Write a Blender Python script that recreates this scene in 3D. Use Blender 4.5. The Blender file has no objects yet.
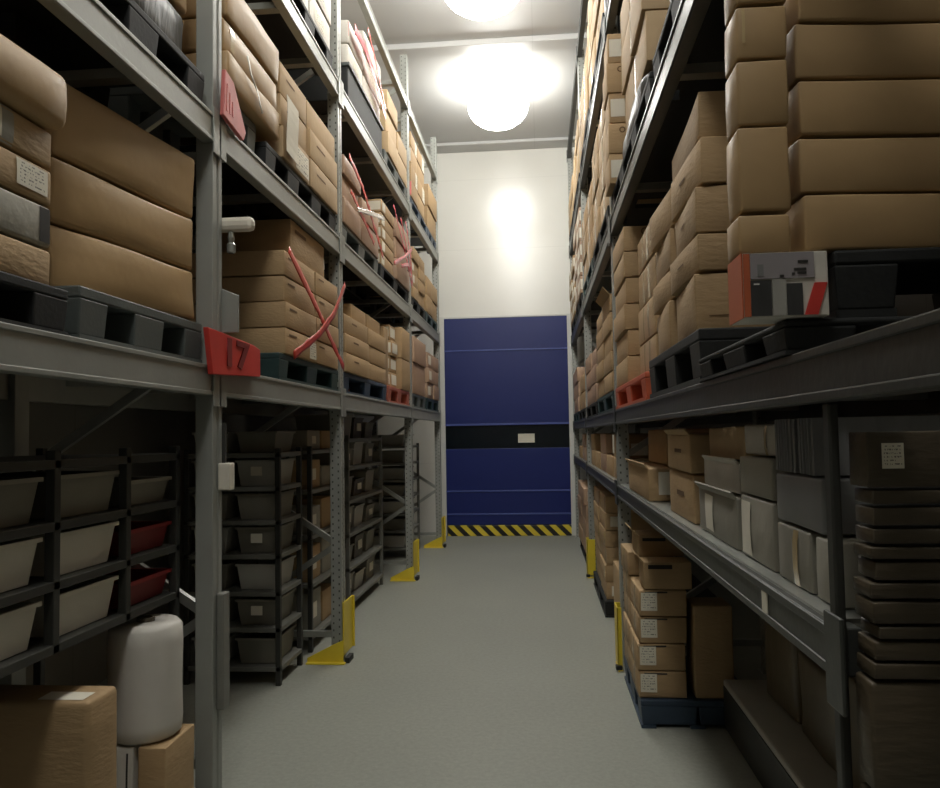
import bpy, bmesh, math, random
from mathutils import Vector, Matrix, noise
rnd = random.Random(7)
S = bpy.context.scene
COL = S.collection

# ------------------------------------------------------------------ camera, world, exposure
cam_d = bpy.data.cameras.new('camera'); cam_o = bpy.data.objects.new('camera', cam_d); COL.objects.link(cam_o)
def cam_basis(y, p, r):
    f = Vector((-math.sin(y)*math.cos(p), math.cos(y)*math.cos(p), math.sin(p)))
    r0 = Vector((math.cos(y), math.sin(y), 0)); u0 = r0.cross(f)
    c, s = math.cos(r), math.sin(r)
    return c*r0 + s*u0, -s*r0 + c*u0, f
R_, U_, F_ = cam_basis(math.radians(5.094), math.radians(2.956), math.radians(-.956))
M4 = Matrix((R_, U_, -F_)).transposed().to_4x4(); M4.translation = Vector((0, 0, 1.6))
cam_o.matrix_world = M4
cam_d.sensor_fit = 'HORIZONTAL'; cam_d.sensor_width = 36; cam_d.lens = 780/940*36
cam_d.clip_start = .05
S.camera = cam_o
w = bpy.data.worlds.new('world'); S.world = w; w.use_nodes = True
w.node_tree.nodes['Background'].inputs[0].default_value = (.5, .52, .5, 1)
w.node_tree.nodes['Background'].inputs[1].default_value = 0.0
S.view_settings.view_transform = 'Standard'; S.view_settings.look = 'None'
S.view_settings.exposure = 0.38; S.view_settings.gamma = 1; S.view_settings.use_curve_mapping = False
# ceiling lamps: (y, radiance); the first two show in the picture
LAMPS = [(10.0, 21.), (7.2, 21.), (4.98, 18.), (2.6, 10.), (0.2, 25.)]
LAMP_X, LAMP_Z, LAMP_R = -.46, 5.88, .40

# ------------------------------------------------------------------ materials
def srgb(r, g, b):
    f = lambda c: (c/255/12.92) if c <= 10 else ((c/255+.055)/1.055)**2.4
    return (f(r), f(g), f(b), 1)
MATS = {}
def mat(name, col, rough=.6, metal=0., vary=0., noise_s=0., noise_a=0., bump=0., bump_s=200., spec=.5, coat=0., trans=0., emit=None, stretch=(1, 1, 1)):
    m = bpy.data.materials.new(name); m.use_nodes = True; MATS[name] = m
    nt = m.node_tree; b = nt.nodes['Principled BSDF']; L = nt.links.new
    b.inputs['Roughness'].default_value = rough; b.inputs['Metallic'].default_value = metal
    b.inputs['Specular IOR Level'].default_value = spec; b.inputs['Coat Weight'].default_value = coat
    b.inputs['Coat Roughness'].default_value = .2
    b.inputs['Base Color'].default_value = col
    if emit:
        b.inputs['Emission Color'].default_value = emit[0]; b.inputs['Emission Strength'].default_value = emit[1]
    if vary or noise_a:
        tc = nt.nodes.new('ShaderNodeTexCoord'); mp = nt.nodes.new('ShaderNodeMapping'); mp.inputs['Scale'].default_value = stretch
        L(tc.outputs['Object'], mp.inputs['Vector'])
        nz = nt.nodes.new('ShaderNodeTexNoise'); nz.inputs['Scale'].default_value = noise_s or 3; nz.inputs['Detail'].default_value = 5
        L(mp.outputs['Vector'], nz.inputs['Vector'])
        oi = nt.nodes.new('ShaderNodeObjectInfo')
        a = nt.nodes.new('ShaderNodeMath'); a.operation = 'MULTIPLY_ADD'; L(oi.outputs['Random'], a.inputs[0]); a.inputs[1].default_value = vary*2; a.inputs[2].default_value = 1-vary
        c = nt.nodes.new('ShaderNodeMath'); c.operation = 'MULTIPLY_ADD'; L(nz.outputs['Fac'], c.inputs[0]); c.inputs[1].default_value = noise_a*2; c.inputs[2].default_value = 1-noise_a
        d = nt.nodes.new('ShaderNodeMath'); d.operation = 'MULTIPLY'; L(a.outputs[0], d.inputs[0]); L(c.outputs[0], d.inputs[1])
        mx = nt.nodes.new('ShaderNodeVectorMath'); mx.operation = 'SCALE'; mx.inputs[0].default_value = col[:3]; L(d.outputs[0], mx.inputs['Scale'])
        L(mx.outputs[0], b.inputs['Base Color'])
        if bump:
            n2 = nt.nodes.new('ShaderNodeTexNoise'); n2.inputs['Scale'].default_value = bump_s; L(mp.outputs['Vector'], n2.inputs['Vector'])
            bp = nt.nodes.new('ShaderNodeBump'); bp.inputs['Strength'].default_value = bump; bp.inputs['Distance'].default_value = .01
            L(n2.outputs['Fac'], bp.inputs['Height']); L(bp.outputs['Normal'], b.inputs['Normal'])
    return m
mat('carton', srgb(170, 142, 104), .75, vary=.09, noise_s=5, noise_a=.12, bump=.25, bump_s=26, stretch=(1, 1, 3))
mat('carton_pale', srgb(182, 156, 120), .75, vary=.08, noise_s=5, noise_a=.1, bump=.2, bump_s=26)
mat('carton_wrap', srgb(172, 142, 100), .55, vary=.05, noise_s=4, noise_a=.12, bump=.3, bump_s=9, coat=.06)
mat('carton_rose', srgb(172, 142, 116), .6, vary=.08, noise_s=5, noise_a=.12, bump=.3, bump_s=22, coat=.1)
mat('carton_grey', srgb(150, 146, 134), .7, vary=.1, noise_s=5, noise_a=.1, bump=.2, bump_s=26)
mat('carton_white', srgb(205, 200, 190), .6, vary=.06, noise_s=5, noise_a=.08, bump=.2, bump_s=26)
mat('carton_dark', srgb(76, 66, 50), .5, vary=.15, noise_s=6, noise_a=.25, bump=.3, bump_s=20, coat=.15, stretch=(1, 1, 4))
mat('wrap_brown', srgb(104, 92, 72), .45, vary=.15, noise_s=6, noise_a=.3, bump=.4, bump_s=12, coat=.2, stretch=(1, 1, .4))
mat('black_wrap', srgb(27, 30, 27), .5, vary=.1, noise_s=8, noise_a=.3, bump=.6, bump_s=12, coat=.08, stretch=(2, 2, .5))
mat('tape_clear', srgb(196, 172, 128), .25, spec=.6, coat=.4)
mat('paper', srgb(222, 216, 200), .8, noise_s=30, noise_a=.05)
mat('ink', srgb(44, 40, 36), .8)
mat('mark_brown', srgb(104, 78, 50), .8)
mat('steel', srgb(150, 152, 146), .45, metal=.25, noise_s=7, noise_a=.14, bump=.06, bump_s=40)
mat('galv', srgb(176, 178, 172), .34, metal=.75, noise_s=14, noise_a=.18, bump=.08, bump_s=40)
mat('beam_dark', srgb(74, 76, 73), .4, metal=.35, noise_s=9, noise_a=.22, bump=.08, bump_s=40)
mat('steel_plain', srgb(150, 152, 146), .5, metal=.15, noise_s=5, noise_a=.12)
mat('steel_dark', srgb(62, 62, 58), .5, metal=.3, noise_s=9, noise_a=.2)
mat('shelf_grey', srgb(124, 124, 118), .5, metal=.2, noise_s=9, noise_a=.15)
mat('pal_black', srgb(25, 27, 27), .7, vary=.15, noise_s=9, noise_a=.2, bump=.1, bump_s=60)
mat('pal_teal', srgb(44, 66, 66), .5, vary=.12, noise_s=9, noise_a=.2, bump=.1, bump_s=60)
mat('pal_blue', srgb(52, 68, 86), .5, vary=.12, noise_s=9, noise_a=.2, bump=.1, bump_s=60)
mat('pal_grey', srgb(88, 94, 92), .5, vary=.1, noise_s=9, noise_a=.18, bump=.1, bump_s=60)
mat('pal_orange', srgb(190, 92, 62), .5, vary=.05, noise_s=9, noise_a=.12)
mat('pal_brick', srgb(170, 96, 78), .5, vary=.05, noise_s=9, noise_a=.12)
mat('yellow', srgb(218, 194, 52), .42, noise_s=12, noise_a=.1)
mat('red', srgb(206, 62, 54), .4, noise_s=8, noise_a=.08)
mat('red_dark', srgb(128, 28, 28), .5)
mat('red_tape', srgb(190, 58, 42), .4, noise_s=30, noise_a=.25, coat=.15)
mat('pink_tape', srgb(214, 70, 84), .3, noise_s=40, noise_a=.3, coat=.4)
mat('pink', srgb(206, 112, 108), .5, noise_s=10, noise_a=.25, stretch=(1, 1, .3))
mat('silver_tape', srgb(206, 196, 186), .22, metal=.5)
mat('white_plastic', srgb(214, 208, 194), .45, noise_s=6, noise_a=.06)
mat('roll_white', srgb(204, 200, 192), .5, noise_s=6, noise_a=.08, bump=.2, bump_s=10)
mat('bin_grey', srgb(128, 124, 112), .5, vary=.22, noise_s=8, noise_a=.15)
mat('bin_pale', srgb(170, 168, 160), .45, vary=.12, noise_s=8, noise_a=.1)
mat('green', srgb(30, 120, 60), .5)
mat('orange_print', srgb(186, 96, 60), .5)
mat('grey_print', srgb(150, 144, 146), .5, noise_s=6, noise_a=.12)
mat('dark_print', srgb(58, 58, 58), .4, noise_s=20, noise_a=.4, stretch=(3, 1, .6))
mat('door_blue', srgb(10, 30, 98), .45, noise_s=60, noise_a=.1, bump=.1, bump_s=90)
mat('door_rib', srgb(70, 84, 150), .4)
mat('door_window', srgb(18, 24, 30), .18, noise_s=6, noise_a=.4)
mat('door_frame', srgb(206, 206, 200), .5)
mat('corrugated', srgb(128, 128, 128), .5, noise_s=5, noise_a=.15)
mat('film', srgb(235, 235, 230), .12, spec=.8, coat=.6)
mat('lamp_housing', srgb(120, 122, 122), .4, metal=.5)
mat('trunking', srgb(190, 190, 186), .5)
# floor: grey sealed screed with fine speckle
def floor_mat():
    m = mat('floor', srgb(146, 146, 134), .5, noise_s=1.2, noise_a=.05, spec=.4)
    nt = m.node_tree; L = nt.links.new; b = nt.nodes['Principled BSDF']
    tc = nt.nodes.new('ShaderNodeTexCoord')
    n1 = nt.nodes.new('ShaderNodeTexNoise'); n1.inputs['Scale'].default_value = 38; n1.inputs['Detail'].default_value = 8; n1.inputs['Roughness'].default_value = .7
    n2 = nt.nodes.new('ShaderNodeTexNoise'); n2.inputs['Scale'].default_value = .9; n2.inputs['Detail'].default_value = 4
    L(tc.outputs['Object'], n1.inputs['Vector']); L(tc.outputs['Object'], n2.inputs['Vector'])
    r1 = nt.nodes.new('ShaderNodeValToRGB'); r1.color_ramp.elements[0].position = .3; r1.color_ramp.elements[1].position = .7
    r1.color_ramp.elements[0].color = srgb(138, 140, 131); r1.color_ramp.elements[1].color = srgb(154, 156, 146)
    r2 = nt.nodes.new('ShaderNodeValToRGB'); r2.color_ramp.elements[0].color = (.88, .88, .88, 1); r2.color_ramp.elements[1].color = (1.06, 1.06, 1.05, 1)
    L(n1.outputs['Fac'], r1.inputs['Fac']); L(n2.outputs['Fac'], r2.inputs['Fac'])
    mx = nt.nodes.new('ShaderNodeVectorMath'); mx.operation = 'MULTIPLY'; L(r1.outputs['Color'], mx.inputs[0]); L(r2.outputs['Color'], mx.inputs[1])
    L(mx.outputs[0], b.inputs['Base Color'])
floor_mat()
# insulated white wall panels with fine joints
def panel_mat(name, col, px, pz, rough, joint=.9):
    m = mat(name, col, rough, spec=.5); nt = m.node_tree; L = nt.links.new; b = nt.nodes['Principled BSDF']
    tc = nt.nodes.new('ShaderNodeTexCoord'); sp = nt.nodes.new('ShaderNodeSeparateXYZ'); L(tc.outputs['Object'], sp.inputs[0])
    def line(out, per):
        a = nt.nodes.new('ShaderNodeMath'); a.operation = 'DIVIDE'; L(out, a.inputs[0]); a.inputs[1].default_value = per
        f = nt.nodes.new('ShaderNodeMath'); f.operation = 'FRACT'; L(a.outputs[0], f.inputs[0])
        l = nt.nodes.new('ShaderNodeMath'); l.operation = 'LESS_THAN'; L(f.outputs[0], l.inputs[0]); l.inputs[1].default_value = .012/per
        return l.outputs[0]
    axes = {'x': 'X', 'y': 'Y', 'z': 'Z'}
    mxx = nt.nodes.new('ShaderNodeMath'); mxx.operation = 'MAXIMUM'
    L(line(sp.outputs[axes[px[0]]], px[1]), mxx.inputs[0]); L(line(sp.outputs[axes[pz[0]]], pz[1]), mxx.inputs[1])
    nz = nt.nodes.new('ShaderNodeTexNoise'); nz.inputs['Scale'].default_value = 1.4; nz.inputs['Detail'].default_value = 6; L(tc.outputs['Object'], nz.inputs['Vector'])
    r = nt.nodes.new('ShaderNodeValToRGB'); r.color_ramp.elements[0].color = tuple(c*.9 for c in col[:3])+(1,); r.color_ramp.elements[1].color = col
    L(nz.outputs['Fac'], r.inputs['Fac'])
    mix = nt.nodes.new('ShaderNodeMix'); mix.data_type = 'RGBA'; L(mxx.outputs[0], mix.inputs['Factor']); L(r.outputs['Color'], mix.inputs[6]); mix.inputs[7].default_value = tuple(c*joint for c in col[:3])+(1,)
    L(mix.outputs[2], b.inputs['Base Color'])
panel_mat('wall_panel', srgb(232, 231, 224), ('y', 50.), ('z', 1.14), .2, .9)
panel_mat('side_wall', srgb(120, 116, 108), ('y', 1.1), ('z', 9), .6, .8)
panel_mat('ceiling_panel', srgb(196, 196, 194), ('x', 9), ('y', 50), .42, .86)
# perforated rack post: two columns of slots on every face
def perf_mat():
    m = mat('post', srgb(158, 160, 154), .42, metal=.3); nt = m.node_tree; L = nt.links.new; b = nt.nodes['Principled BSDF']
    tc = nt.nodes.new('ShaderNodeTexCoord'); sp = nt.nodes.new('ShaderNodeSeparateXYZ'); L(tc.outputs['Object'], sp.inputs[0])
    geo = nt.nodes.new('ShaderNodeNewGeometry'); sn = nt.nodes.new('ShaderNodeSeparateXYZ'); L(geo.outputs['True Normal'], sn.inputs[0])
    def M(op, a, bb=None):
        n = nt.nodes.new('ShaderNodeMath'); n.operation = op
        for i, v in enumerate((a, bb)):
            if v is None: continue
            if isinstance(v, (int, float)): n.inputs[i].default_value = v
            else: L(v, n.inputs[i])
        return n.outputs[0]
    ax = M('ABSOLUTE', sn.outputs['X'])
    isx = M('GREATER_THAN', ax, .5)
    lat = M('ADD', M('MULTIPLY', sp.outputs['Y'], isx), M('MULTIPLY', sp.outputs['X'], M('SUBTRACT', 1., isx)))
    z2 = M('ADD', sp.outputs['Z'], M('MULTIPLY', M('GREATER_THAN', lat, 0.), .025))
    fz = M('ABSOLUTE', M('SUBTRACT', M('FRACT', M('DIVIDE', z2, .05)), .5))
    fl = M('ABSOLUTE', M('SUBTRACT', M('ABSOLUTE', lat), .021))
    hole = M('MULTIPLY', M('LESS_THAN', fz, .14), M('LESS_THAN', fl, .005))
    nz = nt.nodes.new('ShaderNodeTexNoise'); nz.inputs['Scale'].default_value = 6; nz.inputs['Detail'].default_value = 6; L(tc.outputs['Object'], nz.inputs['Vector'])
    r = nt.nodes.new('ShaderNodeValToRGB'); r.color_ramp.elements[0].color = srgb(134, 136, 130); r.color_ramp.elements[1].color = srgb(176, 178, 172); L(nz.outputs['Fac'], r.inputs['Fac'])
    mix = nt.nodes.new('ShaderNodeMix'); mix.data_type = 'RGBA'; L(hole, mix.inputs['Factor']); L(r.outputs['Color'], mix.inputs[6]); mix.inputs[7].default_value = srgb(74, 74, 70)
    L(mix.outputs[2], b.inputs['Base Color'])
perf_mat()
def hazard_mat():
    m = mat('hazard', srgb(220, 190, 40), .5); nt = m.node_tree; L = nt.links.new; b = nt.nodes['Principled BSDF']
    tc = nt.nodes.new('ShaderNodeTexCoord'); sp = nt.nodes.new('ShaderNodeSeparateXYZ'); L(tc.outputs['Object'], sp.inputs[0])
    a = nt.nodes.new('ShaderNodeMath'); a.operation = 'ADD'; L(sp.outputs['X'], a.inputs[0]); L(sp.outputs['Z'], a.inputs[1])
    d = nt.nodes.new('ShaderNodeMath'); d.operation = 'DIVIDE'; L(a.outputs[0], d.inputs[0]); d.inputs[1].default_value = .2
    f = nt.nodes.new('ShaderNodeMath'); f.operation = 'FRACT'; L(d.outputs[0], f.inputs[0])
    g = nt.nodes.new('ShaderNodeMath'); g.operation = 'GREATER_THAN'; L(f.outputs[0], g.inputs[0]); g.inputs[1].default_value = .5
    mix = nt.nodes.new('ShaderNodeMix'); mix.data_type = 'RGBA'; L(g.outputs[0], mix.inputs['Factor']); mix.inputs[6].default_value = srgb(224, 200, 60); mix.inputs[7].default_value = srgb(30, 28, 24)
    L(mix.outputs[2], b.inputs['Base Color'])
hazard_mat()
# printed paper label: rows of small dark print, laid out on the label's own UV
def label_mat():
    m = mat('label_print', srgb(222, 216, 198), .7); nt = m.node_tree; L = nt.links.new; b = nt.nodes['Principled BSDF']
    uv = nt.nodes.new('ShaderNodeUVMap'); sp = nt.nodes.new('ShaderNodeSeparateXYZ'); L(uv.outputs[0], sp.inputs[0])
    def M(op, a, bb=None):
        n = nt.nodes.new('ShaderNodeMath'); n.operation = op
        for i, v in enumerate((a, bb)):
            if v is None: continue
            if isinstance(v, (int, float)): n.inputs[i].default_value = v
            else: L(v, n.inputs[i])
        return n.outputs[0]
    u, v = sp.outputs['X'], sp.outputs['Y']
    row = M('LESS_THAN', M('FRACT', M('MULTIPLY', v, 7.)), .42)
    mp = nt.nodes.new('ShaderNodeMapping'); mp.inputs['Scale'].default_value = (14, 7, 1); L(uv.outputs[0], mp.inputs['Vector'])
    nz = nt.nodes.new('ShaderNodeTexNoise'); nz.inputs['Scale'].default_value = 1; nz.inputs['Detail'].default_value = 1; L(mp.outputs[0], nz.inputs['Vector'])
    ink = M('MULTIPLY', row, M('GREATER_THAN', nz.outputs['Fac'], .53))
    ins = M('MULTIPLY', M('LESS_THAN', M('ABSOLUTE', M('SUBTRACT', u, .5)), .4), M('LESS_THAN', M('ABSOLUTE', M('SUBTRACT', v, .5)), .4))
    ink = M('MULTIPLY', ink, ins)
    mix = nt.nodes.new('ShaderNodeMix'); mix.data_type = 'RGBA'; L(ink, mix.inputs['Factor']); mix.inputs[6].default_value = srgb(222, 216, 198); mix.inputs[7].default_value = srgb(110, 104, 96)
    L(mix.outputs[2], b.inputs['Base Color'])
label_mat()

# ------------------------------------------------------------------ object helpers
def tag(o, label=None, cat=None, group=None, kind=None):
    if label: o['label'] = label
    if cat: o['category'] = cat
    if group: o['group'] = group
    if kind: o['kind'] = kind
    return o
def thing(name, label, cat, loc=(0, 0, 0), rz=0, group=None):
    o = bpy.data.objects.new(name, None); COL.objects.link(o); o.location = loc; o.rotation_euler = (0, 0, rz)
    o.empty_display_size = .1
    return tag(o, label, cat, group)
class MB:
    """Collects shapes; build() links them as one mesh object. Coordinates are local to the parent."""
    def __init__(self): self.v = []; self.f = []
    def box(self, x0, x1, y0, y1, z0, z1):
        n = len(self.v)
        self.v += [(x, y, z) for z in (z0, z1) for y in (y0, y1) for x in (x0, x1)]
        self.f += [tuple(n+i for i in q) for q in ((0, 2, 3, 1), (4, 5, 7, 6), (0, 1, 5, 4), (2, 6, 7, 3), (0, 4, 6, 2), (1, 3, 7, 5))]
        return self
    def frustum(self, x0, x1, y0, y1, z0, z1, s):
        """box whose bottom is narrower by s on each side"""
        n = len(self.v)
        self.v += [(x0+s, y0+s, z0), (x1-s, y0+s, z0), (x0+s, y1-s, z0), (x1-s, y1-s, z0), (x0, y0, z1), (x1, y0, z1), (x0, y1, z1), (x1, y1, z1)]
        self.f += [tuple(n+i for i in q) for q in ((0, 2, 3, 1), (4, 5, 7, 6), (0, 1, 5, 4), (2, 6, 7, 3), (0, 4, 6, 2), (1, 3, 7, 5))]
        return self
    def prism(self, poly, axis, a, b):
        """poly in the two other axes (x,y,z order kept), extruded along axis from a to b"""
        n = len(self.v); k = len(poly)
        for t in (a, b):
            for p in poly:
                q = list(p); q.insert('xyz'.index(axis), t); self.v.append(tuple(q))
        self.f += [tuple(range(n, n+k)), tuple(range(n+2*k-1, n+k-1, -1))]
        self.f += [(n+i, n+k+i, n+k+(i+1) % k, n+(i+1) % k) for i in range(k)]
        return self
    def lathe(self, prof, cx=0, cy=0, n=24):
        b = len(self.v); k = len(prof)
        for i in range(n):
            a = 2*math.pi*i/n
            for r, z in prof: self.v.append((cx+r*math.cos(a), cy+r*math.sin(a), z))
        for i in range(n):
            j = (i+1) % n
            for q in range(k-1): self.f.append((b+i*k+q, b+j*k+q, b+j*k+q+1, b+i*k+q+1))
        return self
    def bar(self, p, q, t, w2):
        """square bar from p to q"""
        p, q = Vector(p), Vector(q); d = (q-p).normalized(); s = Vector((0, 0, 1)) if abs(d.z) < .9 else Vector((0, 1, 0))
        a = d.cross(s).normalized()*t/2; c = d.cross(a).normalized()*w2/2
        n = len(self.v)
        for e in (p, q): self.v += [tuple(e+a+c), tuple(e-a+c), tuple(e-a-c), tuple(e+a-c)]
        self.f += [tuple(n+i for i in z) for z in ((0, 1, 2, 3), (7, 6, 5, 4), (0, 4, 5, 1), (1, 5, 6, 2), (2, 6, 7, 3), (3, 7, 4, 0))]
        return self
    def build(self, name, m, parent=None, bevel=0, smooth=False, origin=None):
        me = bpy.data.meshes.new(name); me.from_pydata(self.v, [], self.f); 
        bm = bmesh.new(); bm.from_mesh(me); bmesh.ops.remove_doubles(bm, verts=bm.verts, dist=1e-6) if smooth else None
        bmesh.ops.recalc_face_normals(bm, faces=bm.faces); bm.to_mesh(me); bm.free()
        if origin: me.transform(Matrix.Translation(-Vector(origin)))
        me.materials.append(MATS[m])
        if smooth: me.shade_smooth()
        o = bpy.data.objects.new(name, me); COL.objects.link(o)
        if parent: o.parent = parent
        if origin: o.location = origin
        if bevel:
            md = o.modifiers.new('bevel', 'BEVEL'); md.width = bevel; md.segments = 2; md.limit_method = 'ANGLE'; md.angle_limit = .6
        return o
def struct(mb, name, m, **k): return tag(mb.build(name, m, **k), kind='structure')
def ribbon(name, pts, wdt, nrm, m, parent=None, seed=0, crumple=.004, origin=None):
    """crumpled flat tape through pts, facing nrm"""
    pts = [Vector(p) for p in pts]; nrm = Vector(nrm).normalized(); path = []
    for a, b in zip(pts, pts[1:]):
        k = max(2, int((b-a).length/.04))
        path += [a.lerp(b, i/k) for i in range(k)]
    path.append(pts[-1]); mb = MB()
    for i, p in enumerate(path):
        d = (path[min(i+1, len(path)-1)]-path[max(i-1, 0)]).normalized(); s = d.cross(nrm).normalized()
        for j, t in enumerate((-.5, -.17, .17, .5)):
            o = noise.noise(Vector((i*.7+seed*3.1, j*1.9, seed)))*crumple
            wv = wdt*(1+.35*noise.noise(Vector((i*.35, seed*5.3, 2))))
            mb.v.append(tuple(p+s*wv*t+nrm*(.004+abs(o)*(1.2 if (i+j) % 3 else .2))))
    for i in range(len(path)-1):
        for j in range(3): q = i*4+j; mb.f.append((q, q+1, q+5, q+4))
    o = mb.build(name, m, parent, smooth=True, origin=origin)
    sd = o.modifiers.new('thickness', 'SOLIDIFY'); sd.thickness = .0015
    return o

# ------------------------------------------------------------------ cartons
class Box:
    """one carton body: rounded, bulging, slightly dented; P(face,u,v,off) gives a point on its skin"""
    def __init__(self, wdt, d, h, r=.006, bulge=.005, dent=.003, seed=0, n=5):
        self.full = (wdt, d, h); g = bulge*.8+dent*.6; self.s = (wdt-2*g, d-2*g, h-.003); self.r = min(r, min(self.s)*.3); self.b = bulge; self.dent = dent; self.seed = seed; self.n = n
    def skin(self, t):
        s, r = self.s, self.r; p = Vector([(t[i]-.5)*s[i] for i in range(3)])
        c = Vector([max(-(s[i]/2-r), min(s[i]/2-r, p[i])) for i in range(3)])
        dd = p-c
        if dd.length > 1e-9:
            k = max(abs(x) for x in dd); p = c + dd.normalized()*k
        e = [2*x-1 for x in t]
        for i in range(3):
            j, l = (i+1) % 3, (i+2) % 3
            p[i] += e[i]**3*self.b*(1-e[j]**2)*(1-e[l]**2)*(.3 if i == 2 else 1)
        nv = noise.noise_vector(Vector((p.x*3.1+self.seed*7.7, p.y*3.1+self.seed*1.3, p.z*5+self.seed*2.9)))
        p += nv*self.dent
        fx, fy = self.full[0]/2-.001, self.full[1]/2-.001
        p.x = max(-fx, min(fx, p.x)); p.y = max(-fy, min(fy, p.y))
        p.z = max(.001, min(self.full[2]-.001, p.z+s[2]/2))
        return p
    def coords(self, L):
        r = min(self.r/L, .25); k = max(2, min(self.n, int(L/.06)))
        return [0, r*.4, r] + [r+(1-2*r)*i/k for i in range(1, k)] + [1-r, 1-r*.4, 1]
    def mesh(self, name, m):
        ax = [self.coords(L) for L in self.s]; idx = {}; V = []; Fc = []
        def vid(t):
            k = tuple(round(x, 5) for x in t)
            if k not in idx: idx[k] = len(V); V.append(tuple(self.skin(t)))
            return idx[k]
        for a in range(3):
            b, c = (a+1) % 3, (a+2) % 3
            for side in (0, 1):
                for i in range(len(ax[b])-1):
                    for j in range(len(ax[c])-1):
                        q = []
                        for (x, y) in ((i, j), (i+1, j), (i+1, j+1), (i, j+1)):
                            t = [0, 0, 0]; t[a] = side; t[b] = ax[b][x]; t[c] = ax[c][y]; q.append(vid(t))
                        Fc.append(tuple(q if side else q[::-1]))
        me = bpy.data.meshes.new(name); me.from_pydata(V, [], Fc); me.materials.append(MATS[m]); me.shade_smooth()
        return me
    AX = {'+x': (0, 1), '-x': (0, 0), '+y': (1, 1), '-y': (1, 0), '+z': (2, 1), '-z': (2, 0)}
    def P(self, face, u, v, off=0):
        a, sd = self.AX[face]; t = [0, 0, 0]; t[a] = sd
        o = [i for i in range(3) if i != a]; t[o[0]] = u; t[o[1]] = v
        n = Vector((0, 0, 0)); n[a] = 1 if sd else -1
        return self.skin(t) + n*off
    def patch(self, name, m, face, u0, u1, v0, v1, parent, off=.002, k=5):
        V = []; Fc = []; UV = []
        for j in range(k+1):
            for i in range(k+1):
                V.append(tuple(self.P(face, u0+(u1-u0)*i/k, v0+(v1-v0)*j/k, off))); UV.append((i/k, j/k))
        for j in range(k):
            for i in range(k): q = j*(k+1)+i; Fc.append((q, q+1, q+k+2, q+k+1))
        me = bpy.data.meshes.new(name); me.from_pydata(V, [], Fc); uv = me.uv_layers.new(name='UVMap')
        for l in me.loops: uv.data[l.index].uv = UV[l.vertex_index]
        bm = bmesh.new(); bm.from_mesh(me)
        n = Vector((0, 0, 0)); a, sd = self.AX[face]; n[a] = 1 if sd else -1
        bm.normal_update()
        if bm.faces and sum((f.normal.dot(n) for f in bm.faces)) < 0: bmesh.ops.reverse_faces(bm, faces=bm.faces)
        bm.to_mesh(me); bm.free()
        me.materials.append(MATS[m]); me.shade_smooth(); o = bpy.data.objects.new(name, me); COL.objects.link(o); o.parent = parent
        return o
    def ring(self, face, cu, cv, rad, th, parent, name='printed_mark', m='mark_brown'):
        a, _ = self.AX[face]; o = [i for i in range(3) if i != a]; su, sv = self.s[o[0]], self.s[o[1]]; mb = MB(); k = 18
        for i in range(k):
            an = 2*math.pi*i/k
            for q in (rad, rad-th): mb.v.append(tuple(self.P(face, cu+q*math.cos(an)/su, cv+q*math.sin(an)/sv, .0022)))
        for i in range(k): j = (i+1) % k; mb.f.append((2*i, 2*j, 2*j+1, 2*i+1))
        return mb.build(name, m, parent)
def carton(loc, size, label, group=None, m='carton', decor=(), rz=0, tilt=(0, 0), name='carton', cat='carton', **kw):
    kw.setdefault('seed', rnd.random()*50)
    B = Box(*size, **kw)
    o = bpy.data.objects.new(name, B.mesh(name, m)); COL.objects.link(o); o.location = loc; o.rotation_euler = (tilt[0], tilt[1], rz)
    tag(o, label, cat, group)
    for d in decor:
        k = d[0]
        if k == 'label': B.patch('paper_label', 'label_print', *d[1:6], o)
        elif k == 'white': B.patch('paper_label', 'paper', *d[1:6], o)
        elif k == 'tape': B.patch('packing_tape', 'tape_clear', *d[1:6], o, off=.0012)
        elif k == 'ring': B.ring(d[1], d[2], d[3], d[4], d[5], o)
        elif k == 'bar': B.patch('printed_mark', 'mark_brown', *d[1:6], o, off=.0016)
        elif k == 'ink': B.patch('printed_mark', 'ink', *d[1:6], o, off=.0016)
        elif k == 'band': B.patch('coloured_band', d[6], *d[1:6], o, off=.0018)
        elif k == 'flap':            # an opened top flap leaning out along one long side
            s = B.s; sx = -1 if d[1] == '-x' else 1
            mb = MB(); x = sx*s[0]/2
            mb.prism([(x, s[2]-.004), (x+sx*d[2]*.35, s[2]+d[2]*.35), (x+sx*d[2]*.35-sx*.004, s[2]+d[2]*.35+.004), (x-sx*.004, s[2])], 'y', -s[1]/2*.96, s[1]/2*.96)
            mb.build('flap', m, o)
    return o
ORD = ['bottom', 'second', 'third', 'fourth', 'fifth', 'sixth', 'seventh', 'eighth']
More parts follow.
